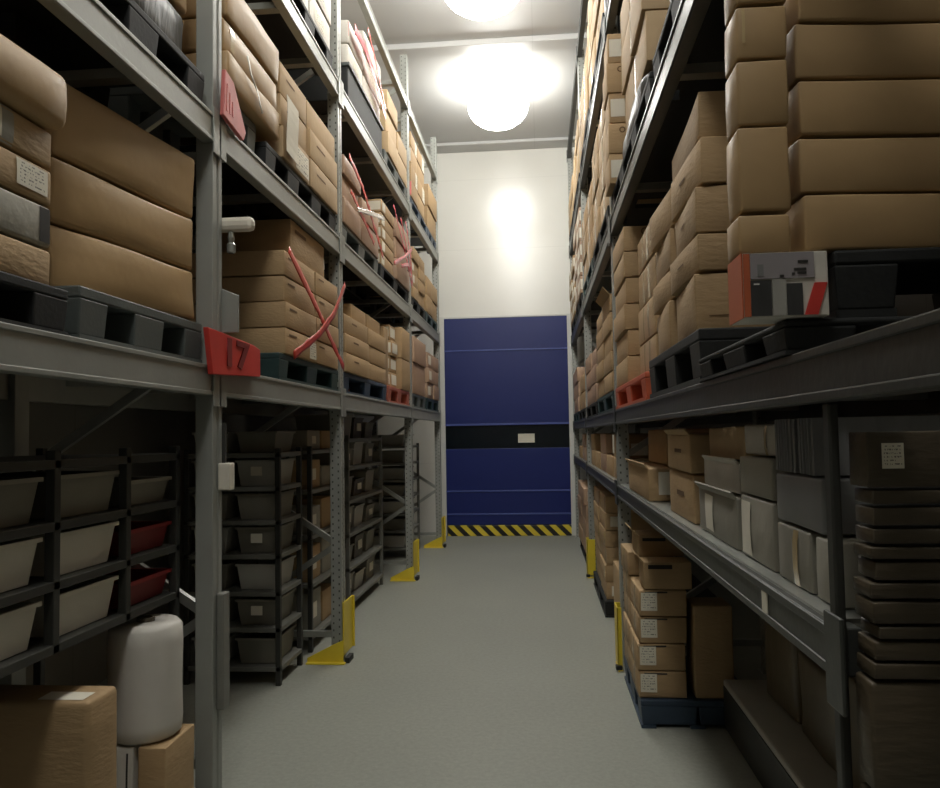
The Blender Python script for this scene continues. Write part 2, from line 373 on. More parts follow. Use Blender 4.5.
def load(side, phrase, y0, y1, z0, hs, ys=(1,), xf=None, depth=.5, m='carton', look='brown', dec=None, jit=.012, skip=(), rot=0, rear=False, r=.005, bulge=.004, dent=.003, n=5, layer_word='layer', setback=None):
    """a palletised block of cartons: hs layer heights upward, ys shares of the length (increasing y)"""
    tot = sum(ys); z = z0; sgn = -1 if side == 'L' else 1
    cols = [''] if len(ys) == 1 else ([' near column', ' far column'] if len(ys) == 2 else [' near column', ' middle column', ' far column'])
    for li, h in enumerate(hs):
        yy = y0; lw = 'top' if li == len(hs)-1 else ORD[li]
        if len(hs) == 1: lw = 'single'
        for ci, s in enumerate(ys):
            ye = yy+(y1-y0)*s/tot
            if (li, ci) not in skip:
                sb = setback(li, ci) if setback else 0
                jx, jy = rnd.uniform(-jit, jit), rnd.uniform(-jit, jit)*.3
                xc = xf+sgn*(depth/2+sb)+jx
                D = dec(li, ci) if dec else ()
                size = (depth, (ye-yy)-.010, h-.003)
                carton((xc, (yy+ye)/2+jy, z), size, f'{look} carton, {lw} {layer_word}{cols[ci]}, {phrase}', phrase, m, D, rz=rot+rnd.uniform(-.006, .006), r=r, bulge=bulge, dent=dent, n=n)
                if rear and ci == 0:
                    carton((xc+sgn*(depth*.95+.035), (yy+ye)/2+jy, z), (depth*.9, (ye-yy)-.012, h-.003), f'{look} carton, {lw} {layer_word}, inner row, {phrase}', phrase, m, (), r=r, bulge=bulge, dent=dent, n=3)
            yy = ye
        z += h
    return z
PALN = [0]
def pallet(x0, x1, y0, y1, z0, z1, m, label, detail=True, group='plastic pallets on the racks', nb=3, wide=False):
    t = thing('plastic_pallet', label, 'pallet', ((x0+x1)/2, (y0+y1)/2, z0), 0, group)
    a, b, h = (x1-x0)/2, (y1-y0)/2, z1-z0
    MB().box(-a, a, -b, b, h*.78, h).build('deck', m, t, bevel=.006)
    for i in range(2 if wide else 3):
        xx = (-a, .01*a)[i] if wide else (-a, -a*.16, a*.72)[i]; bx = a*(.99 if wide else .28)
        for j in range(nb):
            yc = -b+ (2*b)*(j/(nb-1)); bw = min(.11, b*.3); yl = max(-b, yc-bw); yh = min(b, yc+bw)
            if j == 0: yh = -b+1.5*bw
            if j == nb-1: yl = b-1.5*bw
            if detail or i == (2 if a > 0 and x1 < 0 else 0):
                MB().frustum(xx, xx+bx, yl, yh, h*.12, h*.78, .008).build('block', m, t, bevel=.005)
    for i in range(3):
        xx = (-a, -a*.14, a*.74)[i]
        MB().box(xx, xx+a*.26, -b, b, 0, h*.12).build('runner', m, t)
    return t
def bin_box(loc, size, m, label, group, rz=0, card=None):
    wx, dy, h = size; t = .006; mb = MB(); s = min(.02, wx*.08)
    o = [(-wx/2+s, -dy/2+s), (wx/2-s, -dy/2+s), (wx/2-s, dy/2-s), (-wx/2+s, dy/2-s)]; T = [(-wx/2, -dy/2), (wx/2, -dy/2), (wx/2, dy/2), (-wx/2, dy/2)]
    ins = lambda q: (q[0]-math.copysign(t, q[0]), q[1]-math.copysign(t, q[1]))
    rings = [[(*q, 0) for q in o], [(*q, h) for q in T], [(*ins(q), h) for q in T], [(*ins(q), t) for q in o]]
    for R in rings: mb.v += R
    for k in range(3):
        for i in range(4): j = (i+1) % 4; mb.f.append((k*4+i, k*4+j, k*4+4+j, k*4+4+i))
    mb.f += [(3, 2, 1, 0), (12, 13, 14, 15)]
    b = mb.build('storage_bin', m, None, bevel=.003); b.location = loc; b.rotation_euler = (0, 0, rz)
    tag(b, label, 'bin', group)
    rim = MB(); e = .008
    for (x0, x1, y0, y1) in ((-wx/2-e, wx/2+e, -dy/2-e, -dy/2), (-wx/2-e, wx/2+e, dy/2, dy/2+e), (-wx/2-e, -wx/2, -dy/2, dy/2), (wx/2, wx/2+e, -dy/2, dy/2)): rim.box(x0, x1, y0, y1, h-.014, h)
    rim.build('rim', m, b)
    if card: 
        c = MB(); c.box(-wx*.14, wx*.14, -dy/2-.004, -dy/2+.002, h*.4, h*.75) if card == '-y' else c.box(wx/2-.004, wx/2+.003, -dy*.2, dy*.2, h*.35, h*.72)
        c.build('label_card', 'paper', b)
    return b

# ================================================================== THE ROOM
WX0, WX1, WY0, WY1, CZ = -2.75, 2.1, -3.0, 12.37, 6.21
struct(MB().box(WX0-.2, WX1+.2, WY0-.2, WY1+.2, -.2, 0), 'floor', 'floor')
struct(MB().box(WX0-.2, WX1+.2, WY0-.2, WY1+.2, CZ, CZ+.2), 'ceiling', 'ceiling_panel')
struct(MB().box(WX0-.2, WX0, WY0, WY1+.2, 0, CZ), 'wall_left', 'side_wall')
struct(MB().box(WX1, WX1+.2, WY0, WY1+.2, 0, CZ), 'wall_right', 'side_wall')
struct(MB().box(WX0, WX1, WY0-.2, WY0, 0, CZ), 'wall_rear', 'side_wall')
DX0, DX1, DZ = -1.50, .455, 3.45
wf = MB().box(WX0, DX0-.1, WY1, WY1+.2, 0, CZ).box(DX1+.12, WX1, WY1, WY1+.2, 0, CZ).box(DX0-.1, DX1+.12, WY1, WY1+.2, DZ, CZ)
struct(wf, 'wall_front', 'wall_panel')
struct(MB().box(WX0, WX1, 8.86, 9.12, CZ-.07, CZ), 'trim_1', 'ceiling_panel', bevel=.01)
struct(MB().box(WX0, WX1, 4.2, 4.46, CZ-.07, CZ), 'trim_2', 'ceiling_panel', bevel=.01)
struct(MB().box(WX0, WX1, WY1-.34, WY1, CZ-.05, CZ), 'trim_3', 'ceiling_panel', bevel=.01)
struct(MB().box(WX0, WX1, 6.62, 6.66, CZ-.012, CZ), 'trim_4', 'ceiling_panel')
# high-speed roller door
door = thing('door_1', None, None, ((DX0+DX1)/2, WY1, 0)); door['kind'] = 'structure'
hw = (DX1-DX0)/2
def dpart(mb, name, m, **k): return tag(mb.build(name, m, door, **k), kind='structure')
zs = [.17, .36, .72, 1.37]
for a, b in ((.17, .34), (.345, .70), (.705, 1.37), (1.755, 1.76), (1.76, 2.93), (2.94, DZ)):
    if b-a > .02: dpart(MB().box(-hw, hw, -.03, .03, a, b), 'door_panel', 'door_blue', bevel=.006)
for zz in (.34, .70, 2.93): dpart(MB().box(-hw, hw, -.042, -.01, zz-.012, zz+.012), 'door_rib', 'door_rib', bevel=.004)
dpart(MB().box(-hw, hw, -.045, -.01, 1.735, 1.765), 'door_rib', 'door_rib', bevel=.004)
dpart(MB().box(-hw, hw, -.02, .02, 1.37, 1.74), 'door_window', 'door_window')
dpart(MB().box(-hw+.02, hw, -.06, .03, .0, .165), 'door_bottom_strip', 'hazard', bevel=.01)
dpart(MB().box(hw, hw+.12, -.05, .15, 0, DZ+.03), 'door_frame', 'door_frame', bevel=.006)
dpart(MB().box(-hw-.1, -hw, -.05, .15, 0, DZ+.03), 'door_frame', 'door_frame', bevel=.006)
dpart(MB().box(-hw-.1, hw+.12, -.03, .15, DZ, DZ+.03), 'door_frame', 'door_frame', bevel=.006)
nt_ = MB().box(-.13, .13, -.004, .004, -.07, .07).build('paper_notice', 'paper'); nt_.location = (-.22, WY1-.0255, 1.525)
tag(nt_, 'small white paper notice on the dark window of the blue door', 'notice')

# ------------------------------------------------------------------ lamps
LAMP_LABEL = ['round glowing ceiling lamp near the white end wall', 'round glowing ceiling lamp, second from the end wall', 'round ceiling lamp, third from the end wall', 'round ceiling lamp, fourth from the end wall', 'round ceiling lamp, fifth from the end wall']
for (ly, st), lb in zip(LAMPS, LAMP_LABEL):
    mname = f'lamp_glow_{ly}'
    mat(mname, (1, 1, 1, 1), .4, emit=((1, .985, .93, 1), st))
    t = thing('ceiling_lamp', lb, 'lamp', (LAMP_X, ly, LAMP_Z), 0, 'ceiling lamps along the aisle')
    g = MB(); prof = [(LAMP_R*math.sin(math.pi*i/10), -LAMP_R*.72*math.cos(math.pi*i/10)) for i in range(0, 10)]
    g.lathe([(max(.002, r), z) for r, z in prof], n=22).build('globe_diffuser', mname, t, smooth=True)
    MB().lathe([(.002, .285), (.16, .285), (.17, .30), (.17, CZ-LAMP_Z), (.002, CZ-LAMP_Z)], n=20).build('housing', 'lamp_housing', t)

# ================================================================== RACKS
XL, XR = -1.43, .516
def rack(label, xf, side, posts, levels, height, post_extra=(), bm='steel', plain=()):
    """posts: y centres; levels: per bay list of beam tops. Parts: upright_frame (> post, brace, foot_plate), beam, support_bar"""
    s = -1 if side == 'L' else 1; dep = 1.0; yc = (posts[0]+posts[-1])/2
    org = Vector((xf+s*dep/2, yc, 0)); t = thing('pallet_rack', label, 'rack', org)
    def rel(v): return tuple(Vector(v)-org)
    for k, py in enumerate(list(posts)+[p[0] for p in post_extra]):
        H = height if k < len(posts) else post_extra[k-len(posts)][1]
        fr = bpy.data.objects.new('upright_frame', None); COL.objects.link(fr); fr.parent = t; fr.location = rel((xf+s*dep/2, py, 0))
        for sx in (-1, 1):
            cx = sx*(dep/2-.04); o = -s*sx     # open side faces inwards
            prof = [(-.04, -.05), (.04, -.05), (.04, -.012), (.034, -.006), (.034, .006), (.04, .012), (.04, .05), (-.04, .05)]
            if cx*s > 0: prof = [(-x, y) for x, y in prof]
            if s > 0: pass
            pf = [(x*(-s if cx*s < 0 else 1)*(1 if cx*s < 0 else -s), y) for x, y in prof]
            if k >= len(posts):
                pf = [(-.009, -.016), (.009, -.016), (.009, .016), (-.009, .016)]; cx = sx*(dep/2-.009)
            mb = MB().prism(pf, 'z', 0, H); p = mb.build('post', 'steel_plain' if k in plain else ('steel_dark' if k >= len(posts) else 'post'), fr, bevel=.004); p.location = (cx, 0, 0)
            MB().box(cx-(.03 if k >= len(posts) else .06), cx+(.03 if k >= len(posts) else .06), *((-.024, .05) if k >= len(posts) else (-.055, .055)), 0, .008).build('foot_plate', 'galv', fr)
        z = .25; up = True
        while z < H-.5 and k < len(posts):
            a, b = (-dep/2+.08, z), (dep/2-.08, z+.55)
            if not up: a, b = (dep/2-.08, z), (-dep/2+.08, z+.55)
            MB().bar((a[0], 0, a[1]), (b[0], 0, b[1]), .03, .04).build('brace', 'galv', fr)
            z += .6; up = not up
        MB().box(-dep/2+.08, dep/2-.08, -.02, .02, .17, .21).build('brace', 'galv', fr)
    def beam(y0, y1, z1, h, deck=False):
        for front in (True, False):
            xa = xf-s*.004 if front else xf+s*(dep-.05); d = s*.05
            pr = [(xa, z1-h), (xa+d, z1-h), (xa+d, z1), (xa+d*.45, z1), (xa+d*.45, z1-.02), (xa, z1-.02)] if False else [(xa, z1-h), (xa+d, z1-h), (xa+d, z1), (xa, z1)]
            mb = MB(); mb.prism(pr, 'y', y0, y1)
            if front:      # rolled lips along the top and bottom edge
                for zz in (z1-.018, z1-h): mb.prism([(xa-s*.006, zz), (xa, zz), (xa, zz+.018), (xa-s*.006, zz+.018)], 'y', y0, y1)
            mb.v = [rel(v) for v in mb.v]
            bm_ = mb.build('beam', bm, t, bevel=.003)
            if front:
                for ye, sg in ((y0, 1), (y1, -1)):
                    c = MB().box(min(xa-s*.010, xa-s*.002), max(xa-s*.010, xa-s*.002), min(ye-sg*.06, ye+sg*.02), max(ye-sg*.06, ye+sg*.02), z1-h-.05, z1+.03)
                    c.v = [rel(v) for v in c.v]; c.build('connector', bm, bm_, bevel=.003)
        n = 3
        for i in range(n):
            yy = y0+(y1-y0)*(i+.5)/n
            c = MB().box(min(xf+s*.05, xf+s*.95), max(xf+s*.05, xf+s*.95), yy-.03, yy+.03, z1-.045, z1-.004); c.v = [rel(v) for v in c.v]
            c.build('support_bar', 'galv', t)
        if deck:
            c = MB().box(min(xf+s*.012, xf+s*.97), max(xf+s*.012, xf+s*.97), y0+.05, y1, z1-.003, z1+.006); c.v = [rel(v) for v in c.v]
            c.build('shelf_deck', 'galv', t)
    for k, (a, b) in enumerate(zip(posts, posts[1:])):
        for (zt, h, dk, ya) in levels[k]:
            beam(max(a+.05, ya or -99), b-.05, zt, h, dk)
    return t
LL = [(1.92, .13, False, None), (3.05, .13, False, None), (4.215, .12, False, None), (5.41, .1, False, None)]
rack('long grey pallet rack with the red numbered plates', XL, 'L', [.55, 3.36, 5.56, 8.66, 11.15], [LL]*4, 5.95, plain=(0, 1))
RL = [(1.244, .085, True, None), (1.75, .1, False, None), (3.06, .12, False, None), (4.46, .11, False, None), (5.97, .1, False, None)]
RLn = [(1.244, .085, True, 1.46)] + RL[1:]
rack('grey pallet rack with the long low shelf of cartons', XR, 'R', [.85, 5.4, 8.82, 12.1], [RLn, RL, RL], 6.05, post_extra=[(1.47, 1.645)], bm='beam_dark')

# yellow column guards
def guard_left(y, label):
    t = thing('column_guard', label, 'column guard', (XL, y, 0), 0, 'yellow column guards of the red-plate rack')
    MB().box(.004, .014, -.176, .09, .05, .42).box(.004, .03, .08, .09, .05, .42).build('upright_plate', 'yellow', t, bevel=.003)
    MB().prism([(-.25, 0), (.012, 0), (.012, .16), (-.06, .13), (-.25, .035)], 'y', -.19, -.178).build('side_rib', 'yellow', t, bevel=.003)
    MB().box(-.25, .03, -.23, -.19, 0, .01).build('base_plate', 'yellow', t, bevel=.002)
    MB().box(.022, .055, -.19, -.06, 0, .04).build('rubber_foot', 'pal_black', t, bevel=.004)
guard_left(5.68, 'yellow column guard beside the shelf unit with black posts')
guard_left(8.78, 'yellow column guard, second in the row on the red-plate side')
guard_left(11.27, 'yellow column guard by the blue door and striped door edge')
def guard_right(y, label):
    t = thing('column_guard', label, 'column guard', (XR, y, 0), 0, 'yellow column guards of the carton-shelf rack')
    MB().box(-.03, -.02, -.09, .09, .03, .42).box(-.03, .06, -.09, -.08, .03, .42).box(-.03, .06, .08, .09, .03, .42).build('upright_plate', 'yellow', t, bevel=.003)
    MB().box(-.03, .06, -.11, .11, 0, .012).build('base_plate', 'yellow', t, bevel=.002)
    MB().box(-.045, -.005, -.11, -.06, .012, .04).build('rubber_foot', 'pal_black', t, bevel=.004)
guard_right(5.46, 'yellow column guard behind the white-labelled cartons on blue pallet')
guard_right(8.84, 'yellow column guard of the carton-shelf rack, closer to the door')

# plates and small fittings on the first tall post
def text_mesh(s, size, depth):
    cu = bpy.data.curves.new('txt', 'FONT'); cu.body = s; cu.size = size; cu.extrude = depth; cu.offset = .006; cu.align_x = 'CENTER'; cu.align_y = 'CENTER'
    tmp = bpy.data.objects.new('txt', cu); COL.objects.link(tmp); bpy.context.view_layer.update()
    me = bpy.data.meshes.new_from_object(tmp.evaluated_get(bpy.context.evaluated_depsgraph_get()))
    bpy.data.objects.remove(tmp); return me
t = thing('number_plate', 'bright red trapezoid plate with 17 on the lowest beam', 'sign', (XL+.03, 3.5, 1.905))
MB().prism([(-.28, -.03), (.29, 0), (.29, .135), (.2, .15), (-.33, .168)], 'x', -.014, .01).build('plate', 'red', t, bevel=.004)
me = text_mesh('17', .21, .003); me.materials.append(MATS['red_dark'])
o = bpy.data.objects.new('numerals', me); COL.objects.link(o); o.parent = t; o.matrix_local = Matrix(((0, 0, 1, .012), (1, 0, 0, -.03), (0, 1, 0, .075), (0, 0, 0, 1))) @ Matrix.Diagonal((1.5, .82, 1, 1))
t = thing('location_plate', 'faded pink-red plate on the post at the second beam', 'sign', (XL+.03, 3.44, 3.06))
MB().prism([(-.1, .0), (.14, -.03), (.17, .02), (.02, .2), (-.08, .22)], 'x', -.012, .008).build('plate', 'pink', t, bevel=.004)
for k in range(3): MB().prism([(-.07+k*.035, .03), (-.058+k*.035, .03), (-.05+k*.03, .16-.03*k), (-.062+k*.03, .16-.03*k)], 'x', .008, .010).build('stroke', 'red_tape', t)
t = thing('bumper_pad', 'cream padded stop sticking out from the first tall post', 'bumper', (XL-.01, 3.412, 2.55))
MB().box(-.03, .15, .0, .06, .0, .065).build('pad', 'white_plastic', t, bevel=.022)
MB().lathe([(.012, -.1), (.02, -.095), (.02, -.06), (.012, -.05), (.016, -.03), (.012, 0)], cx=.04, cy=.03, n=10).build('bolt', 'galv', t)
b = MB().prism([(0, 0), (.085, 0), (.085, .17), (.0, .205)], 'y', -.006, .006).build('splice_plate', 'steel', None, bevel=.003); b.location = (XL-.01, 3.42, 2.08); tag(b, 'grey steel plate on the post above the 17 plate', 'plate')
b = MB().box(0, .055, 0, .06, 0, .12).build('junction_box', 'white_plastic', None, bevel=.006); b.location = (XL+.001, 3.36, 1.37); tag(b, 'small white box on the post below the 17 plate', 'box')
MB().box(.01, .025, .02, .04, .12, .3).build('conduit', 'steel_dark', b)
b = MB().box(0, .035, 0, .07, 0, .5).build('cable_duct', 'shelf_grey', None, bevel=.006); b.location = (XL+.001, 3.34, .42); tag(b, 'grey cable duct low on the first tall post', 'duct')

# ================================================================== RED-PLATE RACK, LOADS
def lab(face, u0=.3, u1=.6, v0=.3, v1=.75): return ('label', face, u0, u1, v0, v1)
X0, X1 = XL-1.0, XL-.01
# --- bay before the first tall post, lowest beam
pallet(X0, X1-.02, 2.36, 3.27, 1.921, 2.1, 'pal_grey', 'grey plastic pallet under the sagging wrapped stack')
pallet(X0, X1-.02, 1.35, 2.3, 1.921, 2.07, 'pal_black', 'black plastic pallet under the label-strip cartons')
for i, (z0, h, w_) in enumerate(((2.102, .215, .0), (2.319, .222, .01), (2.543, .27, .03))):
    carton((XL-.40, 2.83, z0), (.66, .84+w_, h), f'wrapped brown carton, {["bottom", "middle", "top"][i]} of the sagging stack of three', 'sagging wrapped stack', 'carton_wrap', (), rz=-.16+i*.02, r=.016, bulge=.012, dent=.01, n=9)
A1 = [(2.072, .118, 'carton', 'orange-brown carton with a grey strip, bottom of the strip-banded pile', [('band', '+x', .3, .6, .02, .98, 'carton_grey')]),
      (2.192, .13, 'carton_grey', 'greyish carton, second from the bottom in the strip-banded pile', [('ink', '+x', .93, .99, .1, .95)]),
      (2.325, .115, 'carton', 'brown carton with one white label, third in the strip-banded pile', [lab('+x', .80, .97, .2, .9)]),
      (2.443, .118, 'carton', 'brown carton with large white label, fourth in the strip-banded pile', [lab('+x', .5, .72, .15, .98), ('band', '+x', .72, .78, 0, 1, 'carton_grey')])]
for i, (z0, h, m_, lb, dc) in enumerate(A1):
    carton((XL-.36, 1.84, z0), (.6, .86, h), lb, 'strip-banded pile', m_, dc, r=.012)
carton((XL-.34, 1.85, 2.564), (.66, .90, .18), 'large rounded brown carton capping the strip-banded pile', None, 'carton_wrap', (), r=.03, bulge=.012, dent=.012, n=8)
# second beam above it
pallet(X0, X1, 2.2, 3.25, 3.052, 3.2, 'pal_black', 'black plastic pallet above the sagging wrapped stack')
load('L', 'dark wrapped load on the second beam', 2.2, 3.22, 3.202, [.24], xf=XL-.03, m='black_wrap', look='black-wrapped', r=.04, dent=.02, n=8, bulge=.02)
carton((XL-.36, 2.9, 3.446), (.6, .62, .42), 'large wrapped brown carton lying on the black wrapped load', None, 'carton_wrap', [('tape', '+x', .55, .6, .05, .95)], r=.02, n=8)
# --- bay with the red-taped stack
PH = 'red-taped stack on dark teal pallet'
pallet(X0, X1, 4.22, 5.5, 1.921, 2.075, 'pal_teal', 'dark teal pallet under the stack crossed with red tape')
def decB1(l, c):
    d = [('bar', '+x', .1, .32, .72, .8)]
    if c == 0 and l == 0: d.append(lab('+x', .74, .98, .1, .82))
    return d
load('L', PH, 4.29, 5.48, 2.077, [.152, .15, .15, .15], ys=(1.1, 1), xf=XL, depth=.48, dec=decB1, rear=True)
carton((XL-.275, 4.86, 2.682), (.5, .74, .228), 'brown carton lying alone on top of the red-taped stack', None, 'carton', [('bar', '+x', .1, .4, .7, .8), ('white', '+x', .97, 1, .3, .6)])
t = thing('red_tape', 'red tape strips crossed over the stack on the teal pallet', 'tape', (XL+.03, 4.9, 2.1))
ribbon('tape_strip', [(-.01, -.61, .57), (.012, -.1, .30), (.012, .3, .1), (.012, .54, -.01)], .05, (1, 0, 0), 'red_tape', t, 1, .004)
ribbon('tape_strip', [(.012, .60, .60), (.022, .25, .33), (.022, -.1, .15), (.022, -.63, -.04)], .048, (1, 0, 0), 'red_tape', t, 2, .004)
# second beam: big load with the hanging sheet
PH = 'big load with the hanging paper sheet'
pallet(X0, X1, 4.02, 5.46, 3.052, 3.2, 'pal_black', 'dark pallet under the big load with the hanging sheet', nb=4)
pallet(X0, X1-.04, 3.44, 3.98, 3.052, 3.27, 'pal_grey', 'grey plastic pallet beside the faded pink-red plate')
load('L', PH, 3.46, 4.24, 3.275, [.16, .17, .2], xf=XL, depth=.7, m='carton_wrap', look='wrapped brown', r=.016, dent=.008, bulge=.01, n=9, dec=lambda l, c: [('tape', '+x', .1, .16, .2, .98)] if l == 1 else ())
def decB2(l, c):
    if l == 0 and c == 0: return [lab('+x', .45, .98, .1, .85)]
    if l == 2 and c == 1: return [('tape', '+x', .95, 1, .2, .6)]
    return [('bar', '+x', .2, .5, .6, .66)]
load('L', PH+', door end', 4.26, 5.47, 3.202, [.19, .19, .19], ys=(1, 1.3), xf=XL, depth=.6, m='carton_pale', look='pale brown', dec=decB2)
s = MB(); 
for k in range(7): s.v += [(.002+.004*math.sin(k*.9), -.1, -k*.055), (.004+.004*math.sin(k*.9+.6), .1, -k*.055-.02)]
s.f = [(2*k, 2*k+1, 2*k+3, 2*k+2) for k in range(6)]
o = s.build('paper_sheet', 'paper', None); o.location = (XL+.018, 4.38, 3.57); o.modifiers.new('t', 'SOLIDIFY').thickness = .002
tag(o, 'cream paper sheet hanging down the front of the big load', 'paper')
ribbon_o = ribbon('silver_tape', [(XL+.012, 3.68, 3.5), (XL+.012, 3.73, 3.43), (XL+.012, 3.84, 3.36), (XL+.012, 3.88, 3.29)], .022, (1, 0, 0), 'white_plastic', None, 5, .012, origin=(XL, 3.7, 3.4))
tag(ribbon_o, 'crumpled shiny film strip on the wrapped cartons above the pink plate', 'film strip')
# third beam
pallet(X0, X1, 4.3, 5.42, 4.217, 4.36, 'pal_black', 'dark pallet under the white cartons high by the post')
load('L', 'white cartons high above the paper-sheet load', 4.35, 5.4, 4.362, [.2, .22, .2], ys=(1, 1), xf=XL-.02, m='carton_white', look='white', dec=lambda l, c: [('label', '+x', .2, .7, .2, .7)])
# --- bay after the second tall post
PH = 'stack on blue-grey pallet past red-taped stack'
pallet(X0, X1, 5.66, 7.28, 1.921, 2.08, 'pal_blue', 'dark blue-grey pallet next to the brick-red pallet')
load('L', PH, 5.66, 7.3, 2.082, [.148, .148, .148], ys=(1, 1), xf=XL, depth=.5, rear=True, dec=lambda l, c: [('tape', '+x', .96, 1, .25, .95)] if c == 1 else [('bar', '+x', .3, .5, .6, .7)])
load('L', 'upper cartons over blue-grey pallet', 6.15, 7.3, 2.53, [.15], ys=(1, 1.1), xf=XL-.06, depth=.5)
pallet(X0, X1, 7.36, 8.58, 1.921, 2.08, 'pal_brick', 'brick-red plastic pallet on the lowest beam')
PH = 'narrow stack on the brick-red pallet'
load('L', PH, 7.66, 8.0, 2.082, [.16]*4, xf=XL-.04, depth=.42, dec=lambda l, c: [('white', '-y', .5, .98, .2, .85), ('white', '+x', .1, .9, .2, .85)], look='white-labelled', n=3)
load('L', 'brown panel cartons on the brick-red pallet', 8.04, 8.58, 2.082, [.33, .33], xf=XL, depth=.4, n=3)
carton((XL-.25, 7.5, 2.082), (.4, .22, .58), 'tall brown carton between blue-grey pallet stack and labelled stack', None, 'carton', [('tape', '+x', .45, .55, .02, .98)])
PH = 'load crossed by red and silver tape'
pallet(X0, X1, 5.64, 6.95, 3.052, 3.2, 'pal_grey', 'grey plastic pallet under the load with silver tape')
load('L', PH, 5.64, 6.92, 3.202, [.2, .17, .15], ys=(1, 1.2), xf=XL, depth=.5, m='carton_rose', look='reddish-brown', rear=True, skip=((2, 1),))
t = thing('red_tape', 'red tape and silver strap around the load on grey pallet', 'tape', (XL+.03, 6.2, 3.3))
ribbon('tape_strip', [(.0, -.5, .42), (.01, -.1, .3), (.012, .3, .1), (.012, .7, -.09)], .05, (1, 0, 0), 'red_tape', t, 3, .012)
ribbon('tape_strip', [(.01, -.5, .15), (.016, .0, .02), (.016, .3, -.06)], .045, (1, 0, 0), 'red_tape', t, 4, .012)
ribbon('silver_strap', [(.026, -.35, .05), (.03, .2, .17), (.026, .71, .27)], .04, (1, 0, 0), 'silver_tape', t, 5, .006)
PH = 'stack under the pink tape net'
pallet(X0, X1, 7.06, 8.58, 3.052, 3.2, 'pal_black', 'black plastic pallet under the pink-taped cartons')
load('L', PH, 7.1, 7.75, 3.202, [.125]*5, xf=XL-.01, depth=.45, dec=lambda l, c: [('white', '-y', .55, .98, .15, .85), ('white', '+x', .05, .25, .15, .85)], n=3, look='small labelled')
load('L', PH+', door end', 7.8, 8.58, 3.202, [.22, .22, .2], xf=XL, depth=.45, n=4, m='carton_rose')
t = thing('pink_tape', 'pink tape net stretched over the small labelled cartons', 'tape', (XL+.03, 8.0, 3.25))
for k, pts in enumerate(([(0, -.5, .62), (.012, .0, .33), (.012, .5, .0)], [(0, -.1, .6), (.016, .25, .3), (.012, .55, .05)], [(.02, -.6, .02), (.022, .0, .22), (.018, .5, .42)], [(.02, -.2, .08), (.022, .2, .18), (.02, .5, .06)], [(.015, .1, .62), (.018, .35, .35), (.015, .5, -.02)])):
    ribbon('tape_strip', pts, .04, (1, 0, 0), 'pink_tape', t, 10+k, .014)
# third beam
t = thing('plastic_tray', 'tall black tray under the white and red load', 'tray', ((X0+X1)/2, 6.5, 4.217))
MB().box(-.49, .50, -.66, .66, 0, .28).build('body', 'pal_black', t, bevel=.01); MB().box(-.50, .515, -.67, .67, .27, .3).build('rim', 'pal_grey', t, bevel=.006)
PH = 'white and red wrapped load near ceiling'
load('L', PH, 5.86, 7.12, 4.519, [.17, .2, .19], ys=(1, 1.4), xf=XL+.0, depth=.6, m='carton_white', look='white', r=.02, dent=.01, rear=True, skip=((2, 0),), dec=lambda l, c: [('band', '-y', .0, 1., .3, .9, 'pink_tape')] if l == 1 and c == 0 else [lab('+x', .3, .7, .2, .7)])
t = thing('red_tape', 'wide red tape over the white load near the ceiling', 'tape', (XL+.06, 6.4, 4.6))
ribbon('tape_strip', [(-.02, -.52, .2), (-.02, -.2, .22), (-.02, .2, .16), (-.02, .7, -.02)], .08, (1, 0, 0), 'pink_tape', t, 21, .012)
ribbon('tape_strip', [(-.02, -.05, .45), (-.02, .2, .34), (-.02, .7, .06)], .05, (1, 0, 0), 'red_tape', t, 22, .012)
pallet(X0, X1, 7.3, 8.58, 4.217, 4.37, 'pal_grey', 'grey pallet on the third beam below plain brown stack')
load('L', 'plain stack beside the white and red load', 7.4, 8.56, 4.372, [.22, .22, .2], ys=(1, 1), xf=XL, depth=.45, m='carton_pale', look='pale brown', rear=True, skip=((2, 1),))
# --- last bay before the door
pallet(X0, X1, 8.8, 10.2, 4.217, 4.37, 'pal_blue', 'blue-black pallet on the third beam by the end wall')
load('L', 'pink-banded stack under the top beam', 8.82, 9.9, 4.372, [.2, .2, .2, .18], ys=(1, 1.2), xf=XL, m='carton', n=3, rear=True, dec=lambda l, c: [('band', '-y', 0, 1, .1, .9, 'pink' if l == 0 else 'carton_white')] if l in (0, 2) else (lab('+x', .6, .95, .0, .9),))
load('L', 'tall stack touching the last post', 10.2, 11.05, 4.372, [.3, .3], xf=XL, n=3)
pallet(X0, X1, 10.22, 11.08, 4.217, 4.37, 'pal_blue', 'blue-black pallet on the third beam by the last post')
pallet(X0, X1, 8.8, 9.9, 3.052, 3.2, 'pal_black', 'black pallet on the second beam in the last bay')
load('L', 'labelled stack beyond the pink tape net', 8.86, 9.8, 3.202, [.15]*4, ys=(1, 1.1), xf=XL, n=3, rear=True, dec=lambda l, c: [('white', '-y', .5, .98, .15, .85), ('white', '+x', .02, .3, .2, .8)] if c == 0 and l in (1, 2) else ())
load('L', 'paired stack beside the white wall', 9.95, 11.05, 3.202, [.24, .24], ys=(1, 1), xf=XL, n=3)
pallet(X0, X1, 9.95, 11.08, 3.052, 3.2, 'pal_teal', 'teal pallet on the second beam beside the last post')
pallet(X0, X1, 8.76, 9.8, 1.921, 2.08, 'pal_grey', 'grey pallet on the lowest beam in the last bay')
load('L', 'big panel carton pair before the door', 8.8, 9.75, 2.082, [.36, .3], xf=XL+.01, n=3, m='carton_rose')
pallet(X0, X1, 9.9, 11.08, 1.921, 2.08, 'pal_teal', 'teal pallet on the lowest beam closest to the door')
load('L', 'white-striped stack closest to the door', 9.95, 11.05, 2.082, [.2, .2, .2], ys=(1, 1), xf=XL, n=3, m='carton_rose', dec=lambda l, c: [('white', '+x', .1, .5, .2, .8)] if c == 0 else ())

